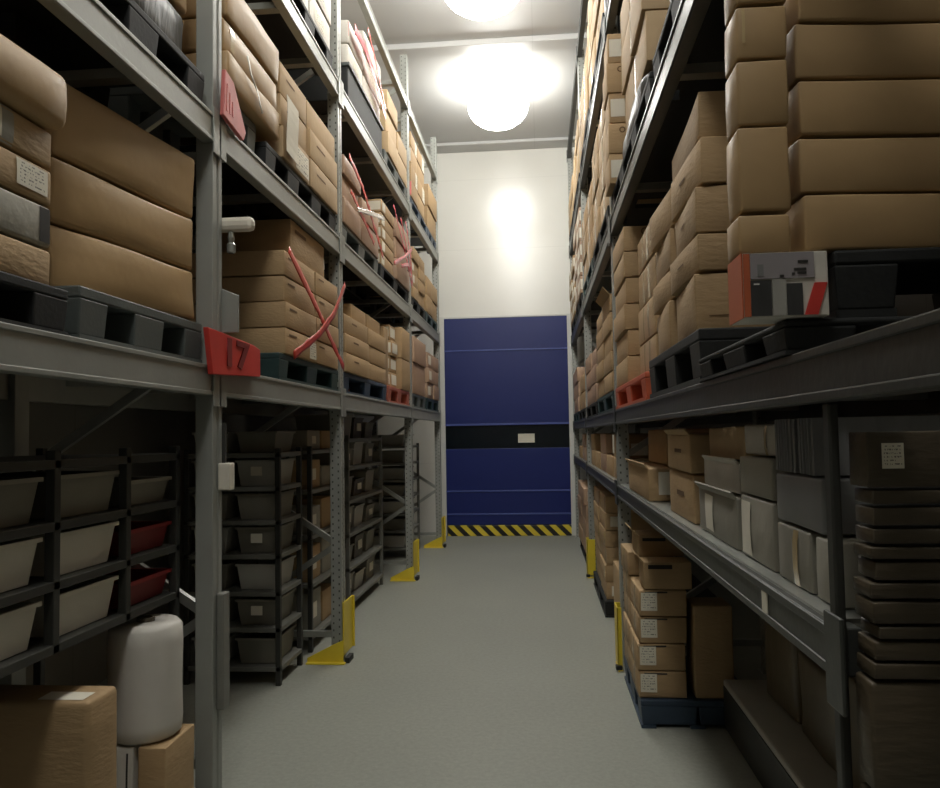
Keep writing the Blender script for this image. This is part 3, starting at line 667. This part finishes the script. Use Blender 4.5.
# ------------------------------------------------------------------ ground-level shelf units behind that rack
def shelf_unit(x0, x1, y0, y1, zs, m, label, posts_m=None, ymid=()):
    t = thing('shelf_unit', label, 'shelving', ((x0+x1)/2, (y0+y1)/2, 0), 0, None); a, b = (x1-x0)/2, (y1-y0)/2
    for sx in (-1, 1):
        for yy in [-b, *ymid, b]:
            xx = sx*(a-.017); y_ = max(-b+.017, min(b-.017, yy))
            MB().box(xx-.017, xx+.017, y_-.017, y_+.017, zs[0]-.03 if yy in ymid else 0, zs[-1]+.03).build('divider' if yy in ymid else 'post', posts_m or m, t, bevel=.003)
    for z in zs:
        MB().box(-a, a, -b, b, z-.03, z).build('shelf', m, t, bevel=.003)
    return t
HGT = ['lowest', 'second', 'third', 'fourth', 'fifth', 'sixth', 'top']
# black-post unit beside the first tall post
ZB = [.12, .37, .6, .84, 1.06, 1.28, 1.5]
shelf_unit(-2.35, -1.70, 4.98, 5.46, ZB, 'shelf_grey', 'tall shelf unit with black posts behind the first guard', 'steel_dark')
for k, z in enumerate(ZB):
    for j, (xc, ww) in enumerate(((-2.19, .26), (-1.875, .3))):
        bin_box((xc, 5.22, z+.002), (ww*.9, .38, .17 if k < 6 else .14), 'bin_pale' if (k+j) % 3 == 0 else 'bin_grey', f'storage bin on the {HGT[k]} shelf, {["inner", "aisle"][j]} side, black-post shelf unit', 'bins on the black-post unit', card='-y' if j and k % 2 else None)
# goods behind the second tall post
ZC = [.12, .42, .72, 1.02, 1.32, 1.58]
shelf_unit(-2.3, -1.72, 6.9, 8.4, ZC, 'shelf_grey', 'wide shelf unit between the two middle yellow guards', None, ymid=())
cn = ['near', 'middle', 'door']
for k, z in enumerate(ZC):
    for j in range(3):
        bin_box((-2.01, 7.15+.46*j+(.04 if j == 2 else 0), z+.002), (.44, .38, [.2, .16, .22][(k+j) % 3]), ['bin_grey', 'bin_pale', 'bin_grey', 'carton_dark'][(k*2+j) % 4], f'storage bin on the {HGT[k]} shelf, {cn[j]} position, wide shelf unit', 'bins on the wide unit', card=['+x', None][(k+j) % 2])
ZD = [.14, .36, .58, .8, 1.02, 1.24, 1.46]
shelf_unit(-2.3, -1.72, 10.1, 11.0, ZD, 'shelf_grey', 'narrow shelf unit beside the guard at the door', None)
for k, z in enumerate(ZD):
    for j in range(2):
        bin_box((-2.01, 10.34+.42*j, z+.002), (.44, .36, .15), ['bin_pale', 'bin_grey'][(k+j) % 2], f'storage bin on the {HGT[k]} shelf, {["near", "door"][j]} side, narrow shelf unit', 'bins on the narrow unit')
shelf_unit(-2.35, -1.72, 5.75, 6.6, [.12, .5, .86, 1.2, 1.5], 'shelf_grey', 'shelf unit of dark goods right behind the first guard', 'steel_dark')
for k, z in enumerate([.12, .5, .86, 1.2, 1.5]):
    carton((-1.99, 5.98, z+.003), (.46, .34, [.3, .26, .2, .22, .15][k]), f'{["grey", "brown"][k % 2]} carton, {HGT[k]} shelf, near side, unit behind the first guard', 'cartons behind the first guard', ['carton_grey', 'carton'][k % 2], [('white', '+x', .3, .6, .3, .7)], n=3)
    carton((-1.99, 6.37, z+.003), (.46, .36, [.24, .3, .24, .16, .15][k]), f'{["brown", "grey"][k % 2]} carton, {HGT[k]} shelf, door side, unit behind the first guard', 'cartons behind the first guard', ['carton', 'carton_grey'][k % 2], (), n=3)
# near unit with white trays
ZA = [.95, 1.15, 1.34, 1.54]
shelf_unit(-2.2, -1.56, 1.95, 3.27, ZA, 'steel_dark', 'black shelf unit of white trays below the 17 plate', None, ymid=(-.2, .24))
YA = [2.18, 2.63, 3.05]
for k, z in enumerate(ZA[:3]):
    for j, yy in enumerate(YA):
        mm = ['white_plastic', 'white_plastic', 'red_dark'][j] if k < 2 else 'bin_grey'
        bin_box((-1.815, yy, z+.002), (.46, .345, (.145 if j < 2 else .1)), mm, f'{["white", "white", "dark red"][j] if k < 2 else "grey"} tray on {["lowest", "second", "third"][k]} shelf, {["first", "second", "third"][j]} place, black unit', 'trays on the black unit')
# carton, roll and box on the floor below it
carton((-1.80, 2.56, 0), (.64, .2, .75), 'large plain brown carton standing low beside the white roll', None, 'carton', [('white', '+z', .7, .95, .1, .5)], r=.02, n=7)
t = thing('wrapped_roll', 'thick white wrapped roll standing on two small cartons', 'roll', (-1.58, 3.02, .44))
MB().lathe([(.002, 0), (.12, 0), (.136, .015), (.14, .06), (.137, .2), (.14, .36), (.138, .42), (.12, .44), (.035, .44), (.035, .40), (.002, .40)], n=28).build('roll', 'roll_white', t, smooth=True)
MB().lathe([(.034, .41), (.034, .455), (.026, .455), (.026, .41)], n=16).build('core_tube', 'carton_dark', t)
carton((-1.63, 3.02, 0), (.14, .26, .438), 'upright white carton under the wrapped roll', None, 'carton_white', [('ink', '-y', .8, .86, .05, .95)])
carton((-1.49, 3.02, 0), (.12, .26, .438), 'upright brown carton under the wrapped roll', None, 'carton', [('band', '-y', .4, .8, .55, .63, 'red')])

# ================================================================== CARTON-SHELF RACK, LOADS
R0, R1 = XR+.01, XR+1.0
# --- big wrapped load at the top corner
pallet(XR-.02, R1, 1.62, 2.48, 1.751, 1.822, 'pal_black', 'lower black pallet under the huge wrapped cartons')
pallet(XR+.09, R1, 1.64, 2.05, 1.824, 1.964, 'pal_black', 'upper black pallet under the huge wrapped cartons')
z = 1.966
for k in range(5):
    carton((XR+.49, 1.84, z), (.96+.01*(k % 2), .32, .119), f'huge wrapped brown carton, {ORD[k] if k < 4 else "top"} of the five in the corner load', 'huge wrapped corner load', 'carton_wrap', [('tape', '-y', .3+.05*k, .36+.05*k, .02, .98)] if k in (2, ) else (), rz=.1+rnd.uniform(-.006, .006), r=.006, bulge=.007, dent=.005, n=12)
    z += .121
# slim column beside it, standing on a printed carton
z = 1.957
for k, h in enumerate((.085, .178, .14, .115, .1)):
    carton((XR-.054+.002*k, 1.655, z), (.112, .11, h-.003), f'slim brown carton, {["bottom", "second", "third", "fourth", "top"][k]} of the column above the printed box', 'slim column above the printed box', 'carton_wrap', [('tape', '-y', .1, .16, .3, .96)] if k == 3 else (), rz=.01, r=.006, bulge=.005, dent=.003, n=8)
    z += h
t = thing('printed_box', 'printed box with orange and red edges below slim cartons', 'box', (XR-.02, 1.68, 1.824))
MB().box(-.083, .083, -.08, .03, 0, .131).build('body', 'carton_white', t, bevel=.003)
MB().box(-.086, -.083, -.08, .03, 0, .131).build('orange_side', 'orange_print', t)
def flat(x0, x1, z0, z1, m, name, e=.003): MB().box(x0*.79, x1*.79, -.08-e, -.08, z0*.76, z1*.76).build(name, m, t)
flat(-.104, -.088, .002, .170, 'orange_print', 'orange_edge'); flat(-.087, .07, .102, .170, 'grey_print', 'grey_picture'); flat(-.087, -.036, .004, .098, 'dark_print', 'dark_picture'); flat(-.034, .0, .004, .1, 'bin_pale', 'pale_panel')
flat(.002, .04, .004, .088, 'dark_print', 'dark_picture'); MB().prism([(.034, .003), (.06, .003), (.08, .067), (.055, .067)], 'y', -.083, -.08).build('red_edge', 'red', t)
for k, (a, b, c) in enumerate(((.03, .055, .142), (.02, .05, .122), (.015, .022, .11), (.028, .05, .112), (-.015, -.005, .105))): flat(a, b, c, c+.006, 'ink', 'printed_line', .0045)
flat(-.08, -.066, .086, .09, 'film', 'highlight_bar', .0045); flat(-.07, -.055, .11, .14, 'corrugated', 'printed_mark', .0045)
# leaning stack
pallet(XR-.0, R1, 2.56, 3.72, 1.751, 1.93, 'pal_black', 'black pallet under the leaning carton stack')
PH = 'leaning stack on the black pallet'
def decRc(l, c): return [('tape', '-x', .97, 1, .2, .98)] if c == 1 else ([('bar', '-y', .1, .4, .25, .27)] if l == 0 else [('bar', '-x', .4, .6, .5, .55)])
zz = 1.932
HS = [.20, .13, .165, .165]
for l, h in enumerate(HS):
    for c, (ya, yb) in enumerate(((2.62, 3.14), (3.15, 3.66))):
        nm = ["bottom", "second", "third", "top"][l]
        carton((XR+.24+rnd.uniform(-.012, .012)-.004*l, (ya+yb)/2, zz), (.44, yb-ya-.01, h-.004), f'brown carton, {nm} layer, {["near", "far"][c]} column of leaning stack on black pallet', 'leaning stack on black pallet', 'carton', decRc(l, c), rz=[-.05, .02, -.03, .04][l], tilt=(0, rnd.uniform(-.006, .006)), r=.006, bulge=.008, dent=.006, n=7)
    zz += h
carton((XR+.25, 3.0, zz+.004), (.4, .7, .16), 'brown carton lying askew on top of the leaning stack', None, 'carton', (), rz=-.04, r=.006, dent=.006, n=7)
o = MB().box(-.02, .02, -.03, .03, 0, .05).build('green_tag', 'green', None, bevel=.006); o.location = (XR+.05, 3.757, 1.7535); tag(o, 'small green tag between the black and orange pallets', 'tag')
# taped column then ring-marked column
pallet(XR-.005, R1, 3.83, 5.32, 1.751, 1.89, 'pal_orange', 'orange-red plastic pallet at the black pallet\'s end')
load('R', 'tape-striped stack on the orange pallet', 3.85, 4.5, 1.892, [.19, .2, .2, .19], xf=XR+.05, depth=.45, dec=lambda l, c: [('tape', '-x', .3, .38, .05, .95), ('tape', '-x', .6, .66, .05, .95)])
load('R', 'ring-marked stack on the orange pallet', 4.62, 5.3, 1.892, [.155]*6, xf=XR, depth=.45, look='ring-marked', dec=lambda l, c: [('ring', '-y', .28, .78, .022, .007), ('bar', '-y', .1, .38, .02, .05)])
# bays further on, lowest beam
pallet(XR-.005, R1, 5.5, 7.0, 1.751, 1.89, 'pal_teal', 'teal pallet past the orange pallet')
load('R', 'flap-topped stack on the teal pallet', 5.52, 6.9, 1.892, [.14, .14, .14, .14, .13], ys=(1, 1.1), xf=XR-.01, depth=.45, n=3, look='light brown', dec=lambda l, c: [('ring', '-y', .4, .7, .02, .006), ('tape', '-x', .96, 1, .1, .9)] + ([('flap', '-x', .14)] if l == 4 and c == 0 else []))
pallet(XR-.005, R1, 7.1, 8.7, 1.751, 1.88, 'pal_black', 'black pallet past the flap-topped stack')
load('R', 'low stack past the flap-topped stack', 7.12, 8.65, 1.882, [.17, .17, .17], ys=(1, 1.2), xf=XR, depth=.45, n=3, m='carton_rose', dec=lambda l, c: [('tape', '-x', .02, .08, .1, .9)])
pallet(XR-.005, R1, 8.95, 10.4, 1.751, 1.88, 'pal_black', 'black pallet, lowest long beam, middle of door bay')
load('R', 'stack in the door bay above shelf', 8.97, 10.3, 1.882, [.2, .2], ys=(1, 1), xf=XR, depth=.45, n=3)
pallet(XR-.005, R1, 10.5, 12.0, 1.751, 1.88, 'pal_teal', 'teal pallet at the very end beside the door frame')
load('R', 'stack beside the door frame', 10.5, 11.95, 1.882, [.2, .2, .2], ys=(1, 1), xf=XR, depth=.45, n=3, m='carton_rose')
# second beam
pallet(XR+.0, R1, 2.2, 3.35, 3.062, 3.2, 'pal_black', 'black pallet above the leaning carton stack')
load('R', 'black bundle above the leaning stack', 2.25, 3.3, 3.202, [.35], xf=XR+.03, m='black_wrap', look='black-wrapped', r=.05, dent=.025, n=9, bulge=.02)
pallet(XR+.0, R1, 3.45, 5.3, 3.062, 3.2, 'pal_black', 'black pallet above the orange pallet', nb=4)
load('R', 'black bundle above the orange pallet', 3.85, 4.9, 3.202, [.24], xf=XR+.01, m='black_wrap', look='black-wrapped', r=.06, dent=.025, n=9, bulge=.02)
load('R', 'stack upon the black bundle', 3.86, 4.88, 3.45, [.26, .26, .26], ys=(1, 1), xf=XR+.04, depth=.45, m='carton_pale', look='pale brown', dec=lambda l, c: [('tape', '-x', .9, .97, .1, .95)])
load('R', 'tall ring-marked stack on second beam', 5.02, 5.33, 3.202, [.2]*5, xf=XR-.03, depth=.5, look='ring-marked', dec=lambda l, c: [('ring', '-y', .28, .78, .025, .008), ('ring', '-y', .18, .78, .02, .008)] if l % 2 else [('white', '-y', .02, .26, .2, .8)])
pallet(XR-.01, R1, 5.5, 7.05, 3.062, 3.2, 'pal_black', 'black pallet on second beam past the tall ring-marked stack')
load('R', 'bright stack past the ring-marked stack', 5.52, 7.0, 3.202, [.22, .22, .22, .2], ys=(1, 1), xf=XR-.01, depth=.45, n=3, m='carton_pale', look='pale brown', dec=lambda l, c: [('ring', '-y', .4, .7, .022, .007), ('tape', '-x', .45, .55, .02, .98)])
pallet(XR-.01, R1, 7.15, 8.72, 3.062, 3.2, 'pal_teal', 'teal pallet on second beam above the low stack')
load('R', 'stack on the high teal pallet', 7.15, 8.7, 3.202, [.25, .25, .22], ys=(1, 1), xf=XR, depth=.45, n=3, dec=lambda l, c: [('tape', '-x', .45, .55, .02, .98)])
pallet(XR-.01, R1, 8.95, 10.4, 3.062, 3.2, 'pal_black', 'black pallet on second beam in the door bay')
load('R', 'white-striped stack in the door bay', 8.95, 10.35, 3.202, [.2]*5, ys=(1, 1), xf=XR-.02, depth=.45, n=3, m='carton_rose', dec=lambda l, c: [('white', '-y', .0, .5, .2, .8), ('white', '-x', .1, .6, .2, .8)])
pallet(XR-.01, R1, 10.5, 12.0, 3.062, 3.2, 'pal_black', 'black pallet on second beam beside the end wall')
load('R', 'label-covered stack beside the end wall', 10.5, 11.95, 3.202, [.2]*4, ys=(1, 1), xf=XR-.02, depth=.45, n=3, dec=lambda l, c: [('white', '-y', .0, .5, .2, .8), ('white', '-x', .1, .6, .2, .8)])
# third beam
for (ya, yb, ph, pl, mm, hs) in ((3.9, 5.3, 'high stack above the black bundles', 'black pallet on third beam above the black bundles', 'carton', [.25, .25, .25]), (5.5, 7.05, 'high stack one bay from the lamps', 'black pallet on third beam past the tall post', 'carton_pale', [.22, .22, .22, .2]), (7.15, 8.72, 'high stack in the middle bay', 'black pallet on third beam in the middle bay', 'carton', [.3, .3]), (8.95, 10.4, 'high stack in the door bay', 'black pallet on third beam in the door bay', 'carton_pale', [.22, .22, .2]), (10.5, 12.0, 'high stack touching the end wall', 'black pallet on third beam touching the end wall', 'carton', [.25, .25])):
    pallet(XR-.01, R1, ya, yb, 4.462, 4.6, 'pal_black', pl, detail=False)
    load('R', ph, ya+.01, yb-.04, 4.602, hs, ys=(1, 1), xf=XR-.01, depth=.45, n=3, m=mm, look='pale brown' if mm == 'carton_pale' else 'brown', dec=lambda l, c: [('tape', '-x', .45, .55, .02, .98), ('white', '-y', .05, .4, .2, .7)])

# --- the long low shelf
SZ = 1.252
XS = XR+.03
carton((XS+.18, 3.24, SZ), (.34, .54, .185), 'brown carton, lower of two beside the pale open carton', None, 'carton', [('bar', '-x', .3, .6, .5, .6), ('bar', '-y', .2, .4, .6, .65)], r=.008)
carton((XS+.17, 3.22, SZ+.188), (.34, .52, .15), 'brown carton, upper of two beside the pale open carton', None, 'carton', [('bar', '-x', .3, .6, .5, .6), ('label', '-y', .45, .85, .4, .85), ('flap', '-x', .05)], r=.008)
carton((XS+.19, 2.60, SZ), (.36, .56, .15), 'pale carton with raised lid, bottom row of the long shelf', None, 'carton_grey', [('flap', '-x', .05), ('white', '-x', .55, .78, .1, .9)], r=.006)
carton((XS+.2, 2.62, SZ+.155), (.34, .5, .095), 'pale open carton tray lying on the raised-lid carton', None, 'carton_white', [('flap', '-x', .03)], r=.006)
carton((XS+.22, 2.62, SZ+.255), (.34, .5, .105), 'pale brown carton right under the beam beside two brown cartons', None, 'carton_pale', (), r=.006)
carton((XS+.18, 2.13, SZ), (.34, .32, .17), 'grey carton with a tall white label on the long shelf', None, 'carton_grey', [('white', '-x', .62, .95, .05, .92)], r=.006)
carton((XS+.18, 2.13, SZ+.172), (.34, .32, .105), 'flat grey carton over the tall white label carton', None, 'carton_grey', (), r=.006)
carton((XS+.2, 2.13, SZ+.279), (.34, .34, .085), 'flat grey-white carton, topmost beside the corrugated sheets', None, 'carton_white', [('tape', '-x', .3, .36, .02, .98)], r=.006)
carton((XS+.17, 1.83, SZ), (.32, .24, .13), 'grey carton with a tape strip beside the dark grey end carton', None, 'carton_grey', [('tape', '-x', .3, .45, .02, .98)], r=.006)
carton((XS+.17, 1.63, SZ), (.32, .12, .13), 'dark grey carton at the shelf end by the end post', None, 'carton_grey', (), r=.006)
carton((XS+.17, 1.79, SZ+.133), (.32, .32, .115), 'dark wrapped carton below the corrugated sheets', None, 'corrugated', (), r=.006)
# upright corrugated sheets, each a sheet
for k in range(12):
    mb = MB(); n = 9; y0 = 0
    for i in range(n+1): mb.v += [(i*.032-.14, .004*math.sin(i*2.2+k), 0), (i*.032-.14, .004*math.sin(i*2.2+k)+.004, .118)]
    mb.f = [(2*i, 2*i+2, 2*i+3, 2*i+1) for i in range(n)]
    o = mb.build('cardboard_sheet', 'corrugated'); o.modifiers.new('t', 'SOLIDIFY').thickness = .009
    o.location = (XS+.15, 1.655+.024*k, SZ+.252); tag(o, f'dark corrugated sheet, {["first", "second", "third", "fourth", "fifth", "sixth", "seventh", "eighth", "ninth", "tenth", "eleventh", "twelfth"][k]} from the end post, upright on the shelf', 'cardboard sheet', 'upright corrugated sheets')
# further along the shelf
carton((XS+.19, 4.4, SZ), (.42, .9, .165), 'wide brown carton with white label on the low shelf', None, 'carton', [('white', '-y', .12, .5, .2, .9), ('flap', '-x', .06)], r=.008)
carton((XS+.3, 4.42, SZ+.17), (.42, .7, .19), 'brown carton set back on the wide labelled carton', None, 'carton', (), r=.008)
for k, (y_, l_, m_) in enumerate(((5.75, .5, 'carton'), (6.35, .55, 'carton'), (7.0, .6, 'carton_rose'), (7.7, .6, 'carton'), (8.35, .55, 'carton'), (9.3, .6, 'carton'), (10.1, .7, 'carton_rose'), (11.0, .7, 'carton'))):
    w1 = ['just past the tall post', 'second past the tall post', 'third past the tall post', 'fourth past the tall post', 'fifth past the tall post', 'sixth past the tall post', 'seventh past the tall post', 'eighth past the tall post'][k]
    carton((XS+.2, y_, SZ), (.4, l_, .16), f'lower brown carton on the long shelf, {w1}', 'cartons along the far shelf', m_, [('white', '-y', .1, .5, .2, .9)], n=3)
    carton((XS+.2+.05*(k % 2), y_+.02, SZ+.163), (.4, l_*.9, .17), f'upper brown carton on the long shelf, {w1}', 'cartons along the far shelf', m_, [('white', '-y', .2, .5, .1, .6)] if k % 2 == 0 else (), n=3)
o = MB().box(-.002, .002, -.04, .04, -.06, .06).build('hanging_tag', 'label_print'); o.location = (XR-.03, 5.30, 1.52); tag(o, 'white paper tag hanging beside the perforated post above the shelf', 'tag')
MB().box(-.001, .001, -.002, .002, .06, .14).build('string', 'ink', o)

o = MB().box(-.003, .0, -.02, .02, -.025, .025).build('beam_sticker', 'label_print'); o.location = (XR-.0055, 1.88, 1.2); tag(o, 'small silver sticker on the low shelf beam by the end post', 'sticker')
# --- floor level
PG = 'pallets on the floor'
pallet(XR-.005, XR+.6, 4.36, 5.22, 0, .15, 'pal_blue', 'dark blue pallet on the floor under white-labelled cartons', group=PG, wide=True)
z = .152; 
def decG(l, c): 
    d = [('tape', '-x', .4, .5, .02, .98)]
    if c == 0: d += [('label', '-y', .04, .38, .22, .92), ('ink', '-y', .12, .6, .9, .96)]
    return d
load('R', 'white-labelled stack on blue pallet', 4.38, 5.2, .152, [.146]*5, ys=(1, 1), xf=XR-.012, depth=.265, dec=decG, look='labelled brown', rear=False, skip=((4, 0),), n=4, r=.006)
for k, (yy, lb) in enumerate(((4.48, 'open-flapped brown carton, near one on top of white-labelled stack'), (4.74, 'open-flapped brown carton, far one on top of white-labelled stack'))):
    carton((XR+.16, yy, .152+.146*4 if k == 0 else .152+.146*5), (.27, .2 if k == 0 else .3, .15 if k == 0 else .12), lb, None, 'carton', [('flap', '-x', .12), ('ink', '-y', .1, .6, .75, .9)], n=4)
carton((XR+.395, 4.5, .152), (.22, .24, .5), 'tall plain brown carton beside the white-labelled stack', None, 'carton', (), r=.01, n=5)
pallet(XR+.01, R1, 6.9, 8.4, 0, .14, 'pal_black', 'dark pallet on the floor between the two guards', group=PG)
load('R', 'floor stack between the two guards', 6.95, 8.35, .142, [.15]*6, ys=(1, 1.1), xf=XR+.03, depth=.45, n=3, dec=lambda l, c: [('white', '-y', .1, .5, .2, .8)] if l in (0, 4) else [('tape', '-x', .02, .1, .05, .95)])
carton((XR+.25, 6.2, 0), (.4, .7, .55), 'brown carton on the floor hidden behind the second guard', None, 'carton', (), n=3)
pallet(XR+.01, R1, 9.3, 11.2, 0, .14, 'pal_black', 'dark pallet on the floor closest to the door', group=PG)
load('R', 'floor stack closest to the door', 9.35, 11.15, .142, [.2]*4, ys=(1, 1), xf=XR-.01, depth=.45, n=3, m='carton_rose', dec=lambda l, c: [('white', '-y', .1, .5, .2, .8)])
# low steel platform with dark wrapped goods
t = thing('steel_platform', 'low dark steel platform on the floor by the end post', 'platform', (XR+.72, 3.45, 0))
MB().box(-.29, .29, -.9, .9, .235, .27).build('top_plate', 'bin_pale', t, bevel=.01)
MB().box(-.29, -.27, -.9, .9, .02, .235).build('side_panel', 'steel_dark', t); MB().box(.27, .29, -.9, .9, .02, .235).build('side_panel', 'steel_dark', t)
MB().box(-.27, .27, .88, .9, .02, .235).build('end_panel', 'steel_dark', t); MB().box(-.27, .27, -.9, -.88, .02, .235).build('end_panel', 'steel_dark', t)
for yy in (-.8, .8):
    for xx in (-.24, .24): MB().box(xx-.025, xx+.025, yy-.025, yy+.025, 0, .02).build('foot', 'pal_black', t)
for k, (yy, h, d_) in enumerate(((2.85, .42, .5), (3.38, .36, .48), (3.9, .42, .46))):
    carton((XR+.76, yy, .271), (.36, d_, h), f'dark wrapped carton on the steel platform, {["near", "middle", "far"][k]} one, lower row', 'dark goods on the platform', 'wrap_brown', (), rz=.04*(k-1), r=.02, dent=.012, n=7)
    carton((XR+.78, yy, .273+h), (.34, d_*.92, .28), f'dark wrapped carton on the steel platform, {["near", "middle", "far"][k]} one, upper row', 'dark goods on the platform', ['corrugated', 'wrap_brown'][k % 2], (), r=.02, dent=.012, n=7)
carton((XR+.5, 2.2, 0), (.5, .6, .5), 'dark grey wrapped bundle on the floor behind the end post', None, 'black_wrap', (), r=.05, dent=.03, n=8)
# dim pile of flat cartons by the end post
PF = 'dim flat-carton pile by the end post'
PX = .522
pallet(PX, PX+.8, 1.345, 1.43, .0, .14, 'pal_black', 'black pallet under the dim flat-carton pile', group=PG)
zz = .142
nm15 = ['bottom', 'second', 'third', 'fourth', 'fifth', 'sixth', 'seventh', 'eighth', 'ninth', 'tenth', 'eleventh', 'twelfth', 'thirteenth', 'fourteenth', 'top']
hs = [.33, .33, .2, .185, .03, .035, .025, .04, .03, .035, .025, .03, .035, .028, .098]
for k, h in enumerate(hs):
    D = []
    if k in (6, 9): D = [('white', '-y', .27, .4, .2, .8)]
    if k == 7: D = [('band', '-y', .35, .6, .0, 1., 'red_dark')]
    if k == 14: D = [('label', '-y', .03, .075, .35, .8)]
    if k < 4:
        for c in range(2):
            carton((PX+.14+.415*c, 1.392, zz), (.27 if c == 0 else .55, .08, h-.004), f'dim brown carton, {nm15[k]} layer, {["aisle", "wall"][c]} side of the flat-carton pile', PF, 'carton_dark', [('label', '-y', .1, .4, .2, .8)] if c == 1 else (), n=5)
    else:
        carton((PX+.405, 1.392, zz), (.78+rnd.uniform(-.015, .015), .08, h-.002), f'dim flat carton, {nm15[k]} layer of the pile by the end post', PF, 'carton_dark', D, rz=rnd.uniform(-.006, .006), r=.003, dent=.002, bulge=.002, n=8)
    zz += h
